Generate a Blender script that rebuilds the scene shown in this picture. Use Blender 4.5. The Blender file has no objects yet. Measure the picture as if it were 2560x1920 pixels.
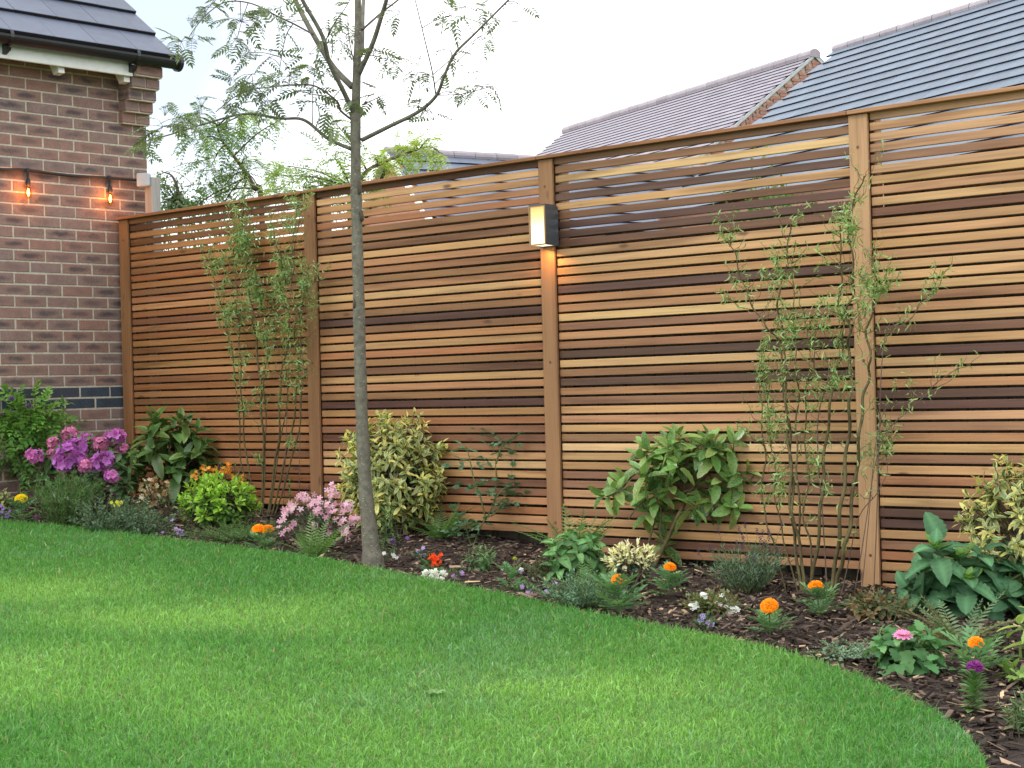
import bpy, math, random
import numpy as np
from mathutils import Matrix, Vector

random.seed(7)
rng = np.random.default_rng(11)
SC = bpy.context.scene
COL = SC.collection
R = math.radians

# ------------------------------------------------------------------ camera
O = np.array([8.6260675, -6.51431653, 1.12])
CR = np.array([0.7792463, 0.62616082, -0.02641666])
CU = np.array([0.02276961, 0.01383694, 0.99964498])
CF = np.array([-0.62630404, 0.77957114, 0.00347505])
FPX = 3846.0                      # focal length in pixels of a 2560 px wide picture
cam_d = bpy.data.cameras.new('camera')
cam_d.sensor_width = 36.0
cam_d.lens = 36.0 * FPX / 2560.0
cam_d.clip_start = 0.05
cam_d.clip_end = 900.0
cam = bpy.data.objects.new('camera', cam_d)
COL.objects.link(cam)
cam.matrix_world = Matrix(((CR[0], CU[0], -CF[0], O[0]), (CR[1], CU[1], -CF[1], O[1]),
                           (CR[2], CU[2], -CF[2], O[2]), (0, 0, 0, 1)))
SC.camera = cam

# ------------------------------------------------------------------ world: overcast sky with a thin blue break
SUN_EL, SUN_AZ = R(48), R(196)    # azimuth measured clockwise from +Y
world = bpy.data.worlds.new('World')
SC.world = world
world.use_nodes = True
wn, wl = world.node_tree.nodes, world.node_tree.links
wn.clear()
w_out = wn.new('ShaderNodeOutputWorld')
w_bg = wn.new('ShaderNodeBackground')
w_bg.inputs['Strength'].default_value = 0.1
sky = wn.new('ShaderNodeTexSky')
sky.sky_type = 'NISHITA'
sky.sun_disc = False
sky.sun_elevation = SUN_EL
sky.sun_rotation = SUN_AZ
w_tc = wn.new('ShaderNodeTexCoord')
w_map = wn.new('ShaderNodeMapping')
w_map.inputs['Location'].default_value = (0.35, 0.1, 0.0)
w_noise = wn.new('ShaderNodeTexNoise')
w_noise.inputs['Scale'].default_value = 2.2
w_noise.inputs['Detail'].default_value = 4.0
w_ramp = wn.new('ShaderNodeValToRGB')
w_ramp.color_ramp.elements[0].position = 0.30
w_ramp.color_ramp.elements[0].color = (0.30, 0.30, 0.30, 1)
w_ramp.color_ramp.elements[1].position = 0.56
w_ramp.color_ramp.elements[1].color = (1, 1, 1, 1)
w_mix = wn.new('ShaderNodeMix')
w_mix.data_type = 'RGBA'
w_mix.inputs['B'].default_value = (12.0, 12.3, 12.7, 1)
wl.new(w_tc.outputs['Generated'], w_map.inputs['Vector'])
wl.new(w_map.outputs['Vector'], w_noise.inputs['Vector'])
# a small ragged break in the cloud, up on the left
w_dir = wn.new('ShaderNodeVectorMath'); w_dir.operation = 'DISTANCE'
w_dir.inputs[1].default_value = (-0.765, 0.605, 0.235)
wl.new(w_tc.outputs['Generated'], w_dir.inputs[0])
w_sum = wn.new('ShaderNodeMath'); w_sum.operation = 'MULTIPLY_ADD'
w_sum.inputs[1].default_value = 2.6
w_sub = wn.new('ShaderNodeMath'); w_sub.operation = 'SUBTRACT'; w_sub.inputs[1].default_value = 0.30
wl.new(w_noise.outputs['Fac'], w_sub.inputs[0])
wl.new(w_dir.outputs['Value'], w_sum.inputs[0]); wl.new(w_sub.outputs[0], w_sum.inputs[2])
wl.new(w_sum.outputs[0], w_ramp.inputs['Fac'])
wl.new(w_ramp.outputs['Color'], w_mix.inputs['Factor'])
wl.new(sky.outputs['Color'], w_mix.inputs['A'])
wl.new(w_mix.outputs['Result'], w_bg.inputs['Color'])
wl.new(w_bg.outputs['Background'], w_out.inputs['Surface'])

sun_d = bpy.data.lights.new('sun', 'SUN')
sun_d.energy = 0.9
sun_d.angle = R(24)
sun_d.color = (1.0, 0.95, 0.87)
sun = bpy.data.objects.new('sun', sun_d)
COL.objects.link(sun)
sd = Vector((math.sin(SUN_AZ) * math.cos(SUN_EL), math.cos(SUN_AZ) * math.cos(SUN_EL), math.sin(SUN_EL)))
sun.rotation_euler = sd.to_track_quat('Z', 'Y').to_euler()
sun.location = (4, -8, 9)

vs = SC.view_settings
vs.view_transform = 'Standard'
vs.look = 'None'
vs.exposure = 0.8
vs.gamma = 1.0
vs.use_curve_mapping = False
SC.cycles.max_bounces = 8
SC.cycles.transparent_max_bounces = 8

# ------------------------------------------------------------------ helpers
def ray(px, py):
    return CF + CR * (px - 1280.0) / FPX - CU * (py - 960.0) / FPX

def gz(x):
    """height of the garden ground: it falls gently along the fence"""
    return 0.46 - 0.053 * float(np.clip(x, -4.0, 13.0))

def site(px, py):
    """point of the ground seen there"""
    D = ray(px, py)
    t = (0.46 - 0.053 * O[0] - O[2]) / (D[2] + 0.053 * D[0])
    P = O + t * D
    if P[1] > -0.16:                       # keep clear of the fence
        P = O + D * ((-0.16 - O[1]) / D[1])
        P[2] = gz(P[0])
    return P

def depth_of(P):
    return float((np.asarray(P) - O) @ CF)

def at_depth(px, py, t):
    return O + ray(px, py) * t

def on_y(px, py, Y):
    D = ray(px, py)
    return O + D * ((Y - O[1]) / D[1])

def setp(o, label=None, cat=None, group=None, kind=None):
    if label: o['label'] = label
    if cat: o['category'] = cat
    if group: o['group'] = group
    if kind: o['kind'] = kind
    return o

def empty(name, loc=(0, 0, 0), label=None, cat=None, group=None, rz=0.0):
    o = bpy.data.objects.new(name, None)
    o.location = loc
    o.rotation_euler = (0, 0, rz)
    o.empty_display_size = 0.1
    COL.objects.link(o)
    return setp(o, label, cat, group)

def link(name, mesh, parent=None):
    o = bpy.data.objects.new(name, mesh)
    COL.objects.link(o)
    if parent is not None:
        o.parent = parent
    return o

def mk_mesh(name, V, Q=None, T=None, C=None, mat=None, smooth=False):
    V = np.asarray(V, dtype=np.float32).reshape(-1, 3)
    Q = np.zeros((0, 4), np.int32) if Q is None or len(Q) == 0 else np.asarray(Q, np.int32)
    T = np.zeros((0, 3), np.int32) if T is None or len(T) == 0 else np.asarray(T, np.int32)
    me = bpy.data.meshes.new(name)
    me.vertices.add(len(V))
    me.vertices.foreach_set('co', V.ravel())
    nl = len(Q) * 4 + len(T) * 3
    me.loops.add(nl)
    me.loops.foreach_set('vertex_index', np.concatenate([Q.ravel(), T.ravel()]).astype(np.int32))
    me.polygons.add(len(Q) + len(T))
    st = np.concatenate([np.arange(len(Q)) * 4, len(Q) * 4 + np.arange(len(T)) * 3]).astype(np.int32)
    me.polygons.foreach_set('loop_start', st)
    me.polygons.foreach_set('use_smooth', np.full(len(Q) + len(T), bool(smooth)))
    if C is not None:
        C = np.asarray(C, np.float32).reshape(-1, 3)
        a = me.color_attributes.new('Col', 'FLOAT_COLOR', 'POINT')
        a.data.foreach_set('color', np.concatenate([C, np.ones((len(C), 1), np.float32)], 1).ravel())
    me.update(calc_edges=True)
    me.validate(verbose=False)
    if mat is not None:
        me.materials.append(mat)
    return me

class Geo:
    """collects pieces of geometry for ONE mesh"""
    def __init__(s):
        s.V, s.Q, s.T, s.C, s.n = [], [], [], [], 0
    def add(s, V, Q=None, T=None, C=None):
        V = np.asarray(V, float).reshape(-1, 3)
        s.V.append(V)
        if Q is not None and len(Q): s.Q.append(np.asarray(Q, int) + s.n)
        if T is not None and len(T): s.T.append(np.asarray(T, int) + s.n)
        if C is None: C = np.ones((len(V), 3))
        C = np.asarray(C, float)
        if C.ndim == 1: C = np.tile(C, (len(V), 1))
        s.C.append(C)
        s.n += len(V)
        return s
    def box(s, x0, x1, y0, y1, z0, z1, C=None):
        V = [(x0, y0, z0), (x1, y0, z0), (x1, y1, z0), (x0, y1, z0), (x0, y0, z1), (x1, y0, z1), (x1, y1, z1), (x0, y1, z1)]
        Q = [(0, 3, 2, 1), (4, 5, 6, 7), (0, 1, 5, 4), (1, 2, 6, 5), (2, 3, 7, 6), (3, 0, 4, 7)]
        return s.add(V, Q, None, C)
    def tube(s, P, r, n=7, C=None, cap=True):
        P = np.asarray(P, float)
        r = np.full(len(P), r, float) if np.isscalar(r) else np.asarray(r, float)
        t = np.gradient(P, axis=0)
        t /= np.linalg.norm(t, axis=1)[:, None] + 1e-12
        u = np.cross(t[0], (0.31, 0.17, 0.93))
        if np.linalg.norm(u) < 1e-3: u = np.cross(t[0], (1, 0, 0))
        u /= np.linalg.norm(u)
        V = []
        for i in range(len(P)):
            u = u - t[i] * (u @ t[i]); u /= np.linalg.norm(u) + 1e-12
            v = np.cross(t[i], u)
            for k in range(n):
                a = 2 * math.pi * k / n
                V.append(P[i] + r[i] * (math.cos(a) * u + math.sin(a) * v))
        Q = [(i * n + k, i * n + (k + 1) % n, (i + 1) * n + (k + 1) % n, (i + 1) * n + k) for i in range(len(P) - 1) for k in range(n)]
        T = []
        if cap:
            V.append(P[0]); V.append(P[-1])
            a, b = len(V) - 2, len(V) - 1
            T = [(a, (k + 1) % n, k) for k in range(n)]
            m = (len(P) - 1) * n
            T += [(b, m + k, m + (k + 1) % n) for k in range(n)]
        return s.add(V, Q, T, C)
    def inst(s, tm, X, P, col=None):
        V, Q, T, C = tm
        M, nv = len(P), len(V)
        VV = np.einsum('mij,vj->mvi', X, V) + P[:, None, :]
        CC = np.tile(C[None], (M, 1, 1))
        if col is not None: CC = CC * np.asarray(col)[:, None, :]
        off = (np.arange(M) * nv)[:, None, None]
        QQ = (Q[None] + off).reshape(-1, 4) if len(Q) else None
        TT = (T[None] + off).reshape(-1, 3) if len(T) else None
        return s.add(VV.reshape(-1, 3), QQ, TT, CC.reshape(-1, 3))
    def arrays(s):
        return (np.concatenate(s.V), np.concatenate(s.Q) if s.Q else np.zeros((0, 4), int),
                np.concatenate(s.T) if s.T else np.zeros((0, 3), int), np.concatenate(s.C))
    def mesh(s, name, mat, smooth=False):
        V, Q, T, C = s.arrays()
        return mk_mesh(name, V, Q, T, C, mat, smooth)
    def obj(s, name, mat, parent=None, smooth=False, origin=None):
        """links the mesh; the vertices are world coordinates, the parent's place is taken off"""
        V, Q, T, C = s.arrays()
        if parent is not None:
            V = V - np.array(world_loc(parent))
        return link(name, mk_mesh(name, V, Q, T, C, mat, smooth), parent)

def world_loc(o):
    p = Vector(o.location)
    while o.parent is not None:
        o = o.parent
        p = p + Vector(o.location)
    return p

def nrm(a):
    a = np.asarray(a, float)
    return a / (np.linalg.norm(a, axis=-1, keepdims=True) + 1e-12)

def frames(Y, UP, scale, wid=1.0, thick=1.0):
    """M x 3 x 3 matrices whose columns are leaf width, leaf axis, leaf normal"""
    Y = nrm(Y)
    Xa = np.cross(Y, UP)
    bad = np.linalg.norm(Xa, axis=1) < 1e-4
    Xa[bad] = np.cross(Y[bad], np.array([1.0, 0.3, 0.2]))
    Xa = nrm(Xa)
    Z = np.cross(Xa, Y)
    s = np.broadcast_to(np.asarray(scale, float), (len(Y),))[:, None]
    return np.stack([Xa * s * wid, Y * s, Z * s * thick], axis=2)

def smooth_line(P, n=24):
    """Catmull-Rom through the points"""
    P = np.asarray(P, float)
    if len(P) < 3:
        return P[0] + (P[-1] - P[0]) * np.linspace(0, 1, n)[:, None]
    Q = np.vstack([2 * P[0] - P[1], P, 2 * P[-1] - P[-2]])
    out = []
    for u in np.linspace(0, len(P) - 1 - 1e-6, n):
        i = int(u); t = u - i
        a, b, c, d = Q[i], Q[i + 1], Q[i + 2], Q[i + 3]
        out.append(0.5 * (2 * b + (c - a) * t + (2 * a - 5 * b + 4 * c - d) * t * t + (3 * b - a - 3 * c + d) * t ** 3))
    return np.array(out)

def in_poly(x, y, poly):
    ins = np.zeros(len(x), bool)
    n = len(poly)
    for i in range(n):
        x0, y0 = poly[i]; x1, y1 = poly[(i + 1) % n]
        c = ((y0 > y) != (y1 > y))
        with np.errstate(divide='ignore', invalid='ignore'):
            ins ^= c & (x < (x1 - x0) * (y - y0) / (y1 - y0 + 1e-15) + x0)
    return ins

# ------------------------------------------------------------------ materials
def nt(name):
    m = bpy.data.materials.new(name)
    m.use_nodes = True
    n = m.node_tree.nodes
    return m, n, m.node_tree.links, n['Principled BSDF']

def node(n, typ, **kw):
    x = n.new(typ)
    for k, v in kw.items():
        if k in x.inputs: x.inputs[k].default_value = v
        else: setattr(x, k, v)
    return x

def mixc(n, l, fac, a, b, blend='MIX'):
    m = n.new('ShaderNodeMix'); m.data_type = 'RGBA'; m.blend_type = blend
    for s, v in (('Factor', fac), ('A', a), ('B', b)):
        if hasattr(v, 'links') or isinstance(v, bpy.types.NodeSocket): l.new(v, m.inputs[s])
        else: m.inputs[s].default_value = v if s == 'Factor' else (*v, 1)
    return m.outputs['Result']

def ramp(n, l, src, stops):
    r = n.new('ShaderNodeValToRGB')
    e = r.color_ramp.elements
    while len(e) < len(stops): e.new(0.5)
    for i, (p, c) in enumerate(stops):
        e[i].position = p
        e[i].color = (c, c, c, 1) if np.isscalar(c) else (*c, 1)
    l.new(src, r.inputs['Fac'])
    return r.outputs['Color']

def math_(n, l, op, a, b=None):
    m = n.new('ShaderNodeMath'); m.operation = op
    for i, v in enumerate((a, b)):
        if v is None: continue
        if isinstance(v, bpy.types.NodeSocket): l.new(v, m.inputs[i])
        else: m.inputs[i].default_value = v
    return m.outputs[0]

def rand_vec(n, l, scale=37.0):
    """object coordinates shifted at random for each object"""
    tc = n.new('ShaderNodeTexCoord'); oi = n.new('ShaderNodeObjectInfo')
    sc = math_(n, l, 'MULTIPLY', oi.outputs['Random'], scale)
    cb = n.new('ShaderNodeCombineXYZ')
    l.new(sc, cb.inputs[0]); l.new(sc, cb.inputs[1]); l.new(sc, cb.inputs[2])
    ad = n.new('ShaderNodeVectorMath'); ad.operation = 'ADD'
    l.new(tc.outputs['Object'], ad.inputs[0]); l.new(cb.outputs[0], ad.inputs[1])
    return ad.outputs[0], oi, tc

def bump(n, l, b, height, strength=0.3, dist=0.01):
    x = n.new('ShaderNodeBump')
    x.inputs['Strength'].default_value = strength
    x.inputs['Distance'].default_value = dist
    l.new(height, x.inputs['Height'])
    l.new(x.outputs['Normal'], b.inputs['Normal'])

def plain(name, col, rough=0.6, noise=0.15, scale=18.0, bmp=0.15, spec=0.5, metal=0.0):
    m, n, l, b = nt(name)
    v, oi, tc = rand_vec(n, l)
    nz = node(n, 'ShaderNodeTexNoise', Scale=scale, Detail=5.0)
    l.new(v, nz.inputs['Vector'])
    f = ramp(n, l, nz.outputs['Fac'], [(0.3, 1 - noise), (0.7, 1 + noise)])
    l.new(mixc(n, l, 1.0, col, f, 'MULTIPLY'), b.inputs['Base Color'])
    b.inputs['Roughness'].default_value = rough
    b.inputs['Specular IOR Level'].default_value = spec
    b.inputs['Metallic'].default_value = metal
    if bmp: bump(n, l, b, nz.outputs['Fac'], bmp, 0.004)
    return m

def wood(name, use_color=True, col=(0.4, 0.22, 0.1), axis=0, rough=0.55, var=0.5):
    m, n, l, b = nt(name)
    v, oi, tc = rand_vec(n, l)
    mp = n.new('ShaderNodeMapping')
    sc = [90.0, 90.0, 90.0]; sc[axis] = 2.2
    mp.inputs['Scale'].default_value = sc
    l.new(v, mp.inputs['Vector'])
    g = node(n, 'ShaderNodeTexNoise', Scale=1.0, Detail=6.0, Roughness=0.6, Distortion=0.6)
    l.new(mp.outputs[0], g.inputs['Vector'])
    mp2 = n.new('ShaderNodeMapping')
    sc2 = [14.0, 14.0, 14.0]; sc2[axis] = 1.3
    mp2.inputs['Scale'].default_value = sc2
    l.new(v, mp2.inputs['Vector'])
    g2 = node(n, 'ShaderNodeTexNoise', Scale=1.0, Detail=3.0)
    l.new(mp2.outputs[0], g2.inputs['Vector'])
    base = oi.outputs['Color'] if use_color else None
    fine = ramp(n, l, g.outputs['Fac'], [(0.25, 0.72), (0.5, 1.0), (0.75, 1.16)])
    c = mixc(n, l, 1.0, base if use_color else col, fine, 'MULTIPLY')
    stain = ramp(n, l, g2.outputs['Fac'], [(0.28, (0.48, 0.41, 0.39)), (0.46, (0.95, 0.93, 0.92)), (0.60, (1.02, 1.0, 0.97)), (0.78, (1.2, 1.16, 1.08))])
    c = mixc(n, l, var, c, mixc(n, l, 1.0, c, stain, 'MULTIPLY'))
    # knots, few and far between
    mp3 = n.new('ShaderNodeMapping')
    sc3 = [26.0, 26.0, 26.0]; sc3[axis] = 9.0
    mp3.inputs['Scale'].default_value = sc3
    l.new(v, mp3.inputs['Vector'])
    vo = node(n, 'ShaderNodeTexVoronoi', Scale=0.32)
    l.new(mp3.outputs[0], vo.inputs['Vector'])
    k = ramp(n, l, vo.outputs['Distance'], [(0.05, 0.8), (0.12, 0.0)])
    c = mixc(n, l, k, c, (0.10, 0.045, 0.025))
    l.new(c, b.inputs['Base Color'])
    b.inputs['Roughness'].default_value = rough
    b.inputs['Specular IOR Level'].default_value = 0.3
    bump(n, l, b, g.outputs['Fac'], 0.25, 0.0015)
    return m

def leafmat(name, trans=0.35, rough=0.42, spec=0.5, var=0.28, speckle=None, tint=(1, 1, 1)):
    m, n, l, b = nt(name)
    at = n.new('ShaderNodeAttribute'); at.attribute_name = 'Col'
    v, oi, tc = rand_vec(n, l)
    f = n.new('ShaderNodeMapRange')
    f.inputs['To Min'].default_value = 1 - var; f.inputs['To Max'].default_value = 1 + var
    l.new(oi.outputs['Random'], f.inputs['Value'])
    c = mixc(n, l, 1.0, at.outputs['Color'], f.outputs[0], 'MULTIPLY')
    nz = node(n, 'ShaderNodeTexNoise', Scale=70.0, Detail=3.0)
    l.new(v, nz.inputs['Vector'])
    c = mixc(n, l, 1.0, c, ramp(n, l, nz.outputs['Fac'], [(0.3, 0.86), (0.7, 1.12)]), 'MULTIPLY')
    if speckle:
        vo = node(n, 'ShaderNodeTexNoise', Scale=24.0, Detail=3.0)
        l.new(v, vo.inputs['Vector'])
        c = mixc(n, l, ramp(n, l, vo.outputs['Fac'], [(0.56, 0.0), (0.64, 0.8)]), c, speckle)
    if tint != (1, 1, 1): c = mixc(n, l, 1.0, c, tint, 'MULTIPLY')
    l.new(c, b.inputs['Base Color'])
    b.inputs['Roughness'].default_value = rough
    b.inputs['Specular IOR Level'].default_value = spec
    bump(n, l, b, nz.outputs['Fac'], 0.12, 0.002)
    if trans > 0:
        tr = n.new('ShaderNodeBsdfTranslucent')
        l.new(mixc(n, l, 1.0, c, (1.25, 1.3, 0.75), 'MULTIPLY'), tr.inputs['Color'])
        mx = n.new('ShaderNodeMixShader'); mx.inputs['Fac'].default_value = trans
        l.new(b.outputs[0], mx.inputs[1]); l.new(tr.outputs[0], mx.inputs[2])
        l.new(mx.outputs[0], n['Material Output'].inputs['Surface'])
    return m

def emis(name, col, strength):
    m, n, l, b = nt(name)
    b.inputs['Base Color'].default_value = (*col, 1)
    b.inputs['Emission Color'].default_value = (*col, 1)
    b.inputs['Emission Strength'].default_value = strength
    return m

def brickmat(name, c_red, c_dark, dark_amt=1.0):
    m, n, l, b = nt(name)
    v, oi, tc = rand_vec(n, l, 91.0)
    # long dark burnt patch on the middle of most faces (object coordinates, brick centred on its origin)
    mp = n.new('ShaderNodeMapping'); mp.inputs['Scale'].default_value = (1 / 0.095, 0.0, 1 / 0.024)
    l.new(tc.outputs['Object'], mp.inputs['Vector'])
    nz = node(n, 'ShaderNodeTexNoise', Scale=14.0, Detail=5.0, Roughness=0.65)
    l.new(v, nz.inputs['Vector'])
    nzv = n.new('ShaderNodeVectorMath'); nzv.operation = 'MULTIPLY_ADD'
    l.new(nz.outputs['Color'], nzv.inputs[0]); nzv.inputs[1].default_value = (1.7, 0, 1.5)
    l.new(mp.outputs[0], nzv.inputs[2])
    sh = n.new('ShaderNodeVectorMath'); sh.operation = 'SUBTRACT'; sh.inputs[1].default_value = (0.85, 0, 0.75)
    l.new(nzv.outputs[0], sh.inputs[0])
    ln = n.new('ShaderNodeVectorMath'); ln.operation = 'LENGTH'
    l.new(sh.outputs[0], ln.inputs[0])
    patch = ramp(n, l, ln.outputs['Value'], [(0.35, 1.0), (1.05, 0.0)])
    amt = ramp(n, l, oi.outputs['Random'], [(0.12, 0.05), (0.4, 0.55), (0.9, 1.0)])
    fac = math_(n, l, 'MULTIPLY', math_(n, l, 'MULTIPLY', patch, amt), dark_amt)
    nf = node(n, 'ShaderNodeTexNoise', Scale=160.0, Detail=4.0)
    l.new(v, nf.inputs['Vector'])
    hue = n.new('ShaderNodeTexWhiteNoise'); hue.noise_dimensions = '1D'
    l.new(oi.outputs['Random'], hue.inputs['W'])
    red = mixc(n, l, hue.outputs['Value'], c_red, tuple(x * y for x, y in zip(c_red, (0.86, 1.06, 1.18))))
    c = mixc(n, l, fac, red, c_dark)
    c = mixc(n, l, 1.0, c, ramp(n, l, nf.outputs['Fac'], [(0.3, 0.78), (0.7, 1.2)]), 'MULTIPLY')
    c = mixc(n, l, 1.0, c, ramp(n, l, nz.outputs['Fac'], [(0.3, 0.85), (0.7, 1.12)]), 'MULTIPLY')
    l.new(c, b.inputs['Base Color'])
    b.inputs['Roughness'].default_value = 0.85
    b.inputs['Specular IOR Level'].default_value = 0.25
    bump(n, l, b, nf.outputs['Fac'], 0.5, 0.002)
    return m

def tilemat(name, col, rough=0.42, spec=0.5):
    m, n, l, b = nt(name)
    v, oi, tc = rand_vec(n, l)
    nz = node(n, 'ShaderNodeTexNoise', Scale=9.0, Detail=6.0, Roughness=0.7)
    l.new(v, nz.inputs['Vector'])
    f = n.new('ShaderNodeMapRange'); f.inputs['To Min'].default_value = 0.88; f.inputs['To Max'].default_value = 1.14
    l.new(oi.outputs['Random'], f.inputs['Value'])
    c = mixc(n, l, 1.0, col, f.outputs[0], 'MULTIPLY')
    c = mixc(n, l, 1.0, c, ramp(n, l, nz.outputs['Fac'], [(0.3, 0.86), (0.7, 1.12)]), 'MULTIPLY')
    l.new(c, b.inputs['Base Color'])
    b.inputs['Roughness'].default_value = rough
    b.inputs['Specular IOR Level'].default_value = spec
    bump(n, l, b, nz.outputs['Fac'], 0.12, 0.004)
    return m

def stemmat(name, a, bcol, scale=30.0):
    m, n, l, b = nt(name)
    tc = n.new('ShaderNodeTexCoord')
    nz = node(n, 'ShaderNodeTexNoise', Scale=scale, Detail=6.0, Roughness=0.7)
    l.new(tc.outputs['Object'], nz.inputs['Vector'])
    at = n.new('ShaderNodeAttribute'); at.attribute_name = 'Col'
    c = mixc(n, l, ramp(n, l, nz.outputs['Fac'], [(0.38, 0.0), (0.66, 1.0)]), a, bcol)
    c = mixc(n, l, 1.0, c, at.outputs['Color'], 'MULTIPLY')
    l.new(c, b.inputs['Base Color'])
    b.inputs['Roughness'].default_value = 0.75
    b.inputs['Specular IOR Level'].default_value = 0.25
    bump(n, l, b, nz.outputs['Fac'], 0.5, 0.003)
    return m

M = {}
M['slat'] = wood('cedar_slat', True, axis=0, var=0.8)
M['post'] = wood('cedar_post', True, axis=2, var=0.4)
M['oldwood'] = wood('weathered_board', False, (0.115, 0.098, 0.072), axis=2, rough=0.85, var=0.7)
M['greypost'] = wood('grey_timber', False, (0.34, 0.33, 0.31), axis=2, rough=0.85, var=0.5)
M['brick'] = brickmat('red_brick', (0.255, 0.148, 0.118), (0.085, 0.070, 0.072))
M['bluebrick'] = brickmat('blue_brick', (0.050, 0.056, 0.070), (0.040, 0.045, 0.06), 0.5)
M['mortar'] = plain('mortar', (0.43, 0.40, 0.325), 0.95, 0.2, 60.0, 0.4, 0.1)
M['slate'] = tilemat('dark_slate', (0.082, 0.098, 0.140), 0.5, 0.35)
M['slate_edge_shade'] = tilemat('slate_edge_shade', (0.022, 0.019, 0.022), 0.9, 0.1)  # near-black colour paints the shadow on the tiles' front edges
M['tile_purple'] = tilemat('purple_grey_tile', (0.255, 0.232, 0.27), 0.55, 0.35)
M['tile_blue'] = tilemat('blue_grey_tile', (0.110, 0.142, 0.188), 0.48, 0.35)
M['tile_dark'] = tilemat('dark_blue_tile', (0.10, 0.125, 0.18), 0.45)
M['ridge'] = tilemat('ridge_tile', (0.30, 0.265, 0.29), 0.6)
M['black'] = plain('black_plastic', (0.012, 0.012, 0.015), 0.35, 0.1, 30, 0.05)
M['rubber'] = plain('black_rubber', (0.014, 0.014, 0.016), 0.6, 0.1, 60, 0.1)
M['white'] = plain('white_paint', (0.72, 0.74, 0.70), 0.45, 0.05, 20, 0.05)
M['boxgrey'] = plain('pale_grey_plastic', (0.42, 0.45, 0.48), 0.5, 0.05, 20, 0.03)
M['anthracite'] = plain('anthracite_metal', (0.06, 0.066, 0.075), 0.5, 0.15, 60, 0.1)
M['brick_far'] = brickmat('orange_brick', (0.40, 0.20, 0.14), (0.25, 0.12, 0.09), 0.6)
M['verge'] = plain('verge_mortar', (0.42, 0.45, 0.44), 0.8, 0.1, 12, 0.1)
M['pink'] = plain('pink_cloth', (0.75, 0.13, 0.38), 0.9, 0.1, 30, 0.2, 0.1)
M['leaf'] = leafmat('soft_leaf', 0.35, 0.5)
M['gloss'] = leafmat('glossy_leaf', 0.22, 0.3, 0.55)
M['aucuba'] = leafmat('spotted_leaf', 0.25, 0.24, 0.6, 0.25, (0.50, 0.52, 0.14))
M['matte'] = leafmat('matte_leaf', 0.3, 0.65, 0.3)
M['petal'] = leafmat('petal', 0.35, 0.6, 0.25, 0.12)
M['bark'] = stemmat('smooth_grey_bark', (0.165, 0.155, 0.12), (0.085, 0.08, 0.06), 34.0)
M['twig'] = stemmat('brown_twig', (0.12, 0.085, 0.065), (0.075, 0.055, 0.045), 40.0)
M['willow'] = stemmat('olive_willow_bark', (0.115, 0.098, 0.038), (0.06, 0.047, 0.025), 30.0)
M['stem'] = stemmat('green_stem', (0.10, 0.14, 0.05), (0.07, 0.085, 0.035), 40.0)
M['cane'] = plain('bamboo_cane', (0.45, 0.34, 0.17), 0.6, 0.2, 30, 0.1)

# ================================================================== GROUND
def grid_sheet(xs, ys, zf):
    X, Y = np.meshgrid(xs, ys, indexing='ij')
    Z = zf(X, Y)
    V = np.stack([X, Y, Z], -1).reshape(-1, 3)
    nx, ny = len(xs), len(ys)
    i, j = np.meshgrid(np.arange(nx - 1), np.arange(ny - 1), indexing='ij')
    a = (i * ny + j).ravel()
    return V, np.stack([a, a + ny, a + ny + 1, a + 1], 1)

GZ = lambda X: 0.46 - 0.053 * np.clip(X, -4.0, 13.0)
WAVES = [(rng.uniform(2, 26), rng.uniform(0, 6.28), rng.uniform(0, 6.28)) for _ in range(26)]
def lumps(X, Y, lo=0, hi=26):
    z = np.zeros_like(X)
    for f, a, p in WAVES[lo:hi]:
        z = z + np.sin(f * (X * math.cos(a) + Y * math.sin(a)) + p) / (3 + f)
    return z

m, n, l, b = nt('garden_soil')
tc = n.new('ShaderNodeTexCoord')
nz = node(n, 'ShaderNodeTexNoise', Scale=26.0, Detail=8.0, Roughness=0.7)
l.new(tc.outputs['Object'], nz.inputs['Vector'])
l.new(ramp(n, l, nz.outputs['Fac'], [(0.3, (0.016, 0.010, 0.007)), (0.6, (0.045, 0.028, 0.02)), (0.8, (0.075, 0.05, 0.036))]), b.inputs['Base Color'])
b.inputs['Roughness'].default_value = 0.95
bump(n, l, b, nz.outputs['Fac'], 0.9, 0.02)
M['soil'] = m
M['far_ground'] = plain('rough_ground', (0.07, 0.085, 0.04), 0.95, 0.3, 0.8, 0.3)

xs = np.array([-420, -120, -40, -15, -6, -4, 0, 4, 8, 10, 13, 16, 25, 60, 160, 420.0])
ys = np.array([-300, -60, -20, -10, -6, -3, 0, 3, 8, 20, 60, 160, 420.0])
V, Q = grid_sheet(xs, ys, lambda X, Y: GZ(X) - 0.06)
setp(link('ground', mk_mesh('ground', V, Q, None, None, M['far_ground'])), kind='structure')

V, Q = grid_sheet(np.arange(-1.0, 10.01, 0.045), np.arange(-4.6, 0.2, 0.045),
                  lambda X, Y: GZ(X) - 0.004 + 0.020 * lumps(X, Y))
setp(link('flower_bed', mk_mesh('flower_bed', V, Q, None, None, M['soil'], True)), kind='structure')

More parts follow.
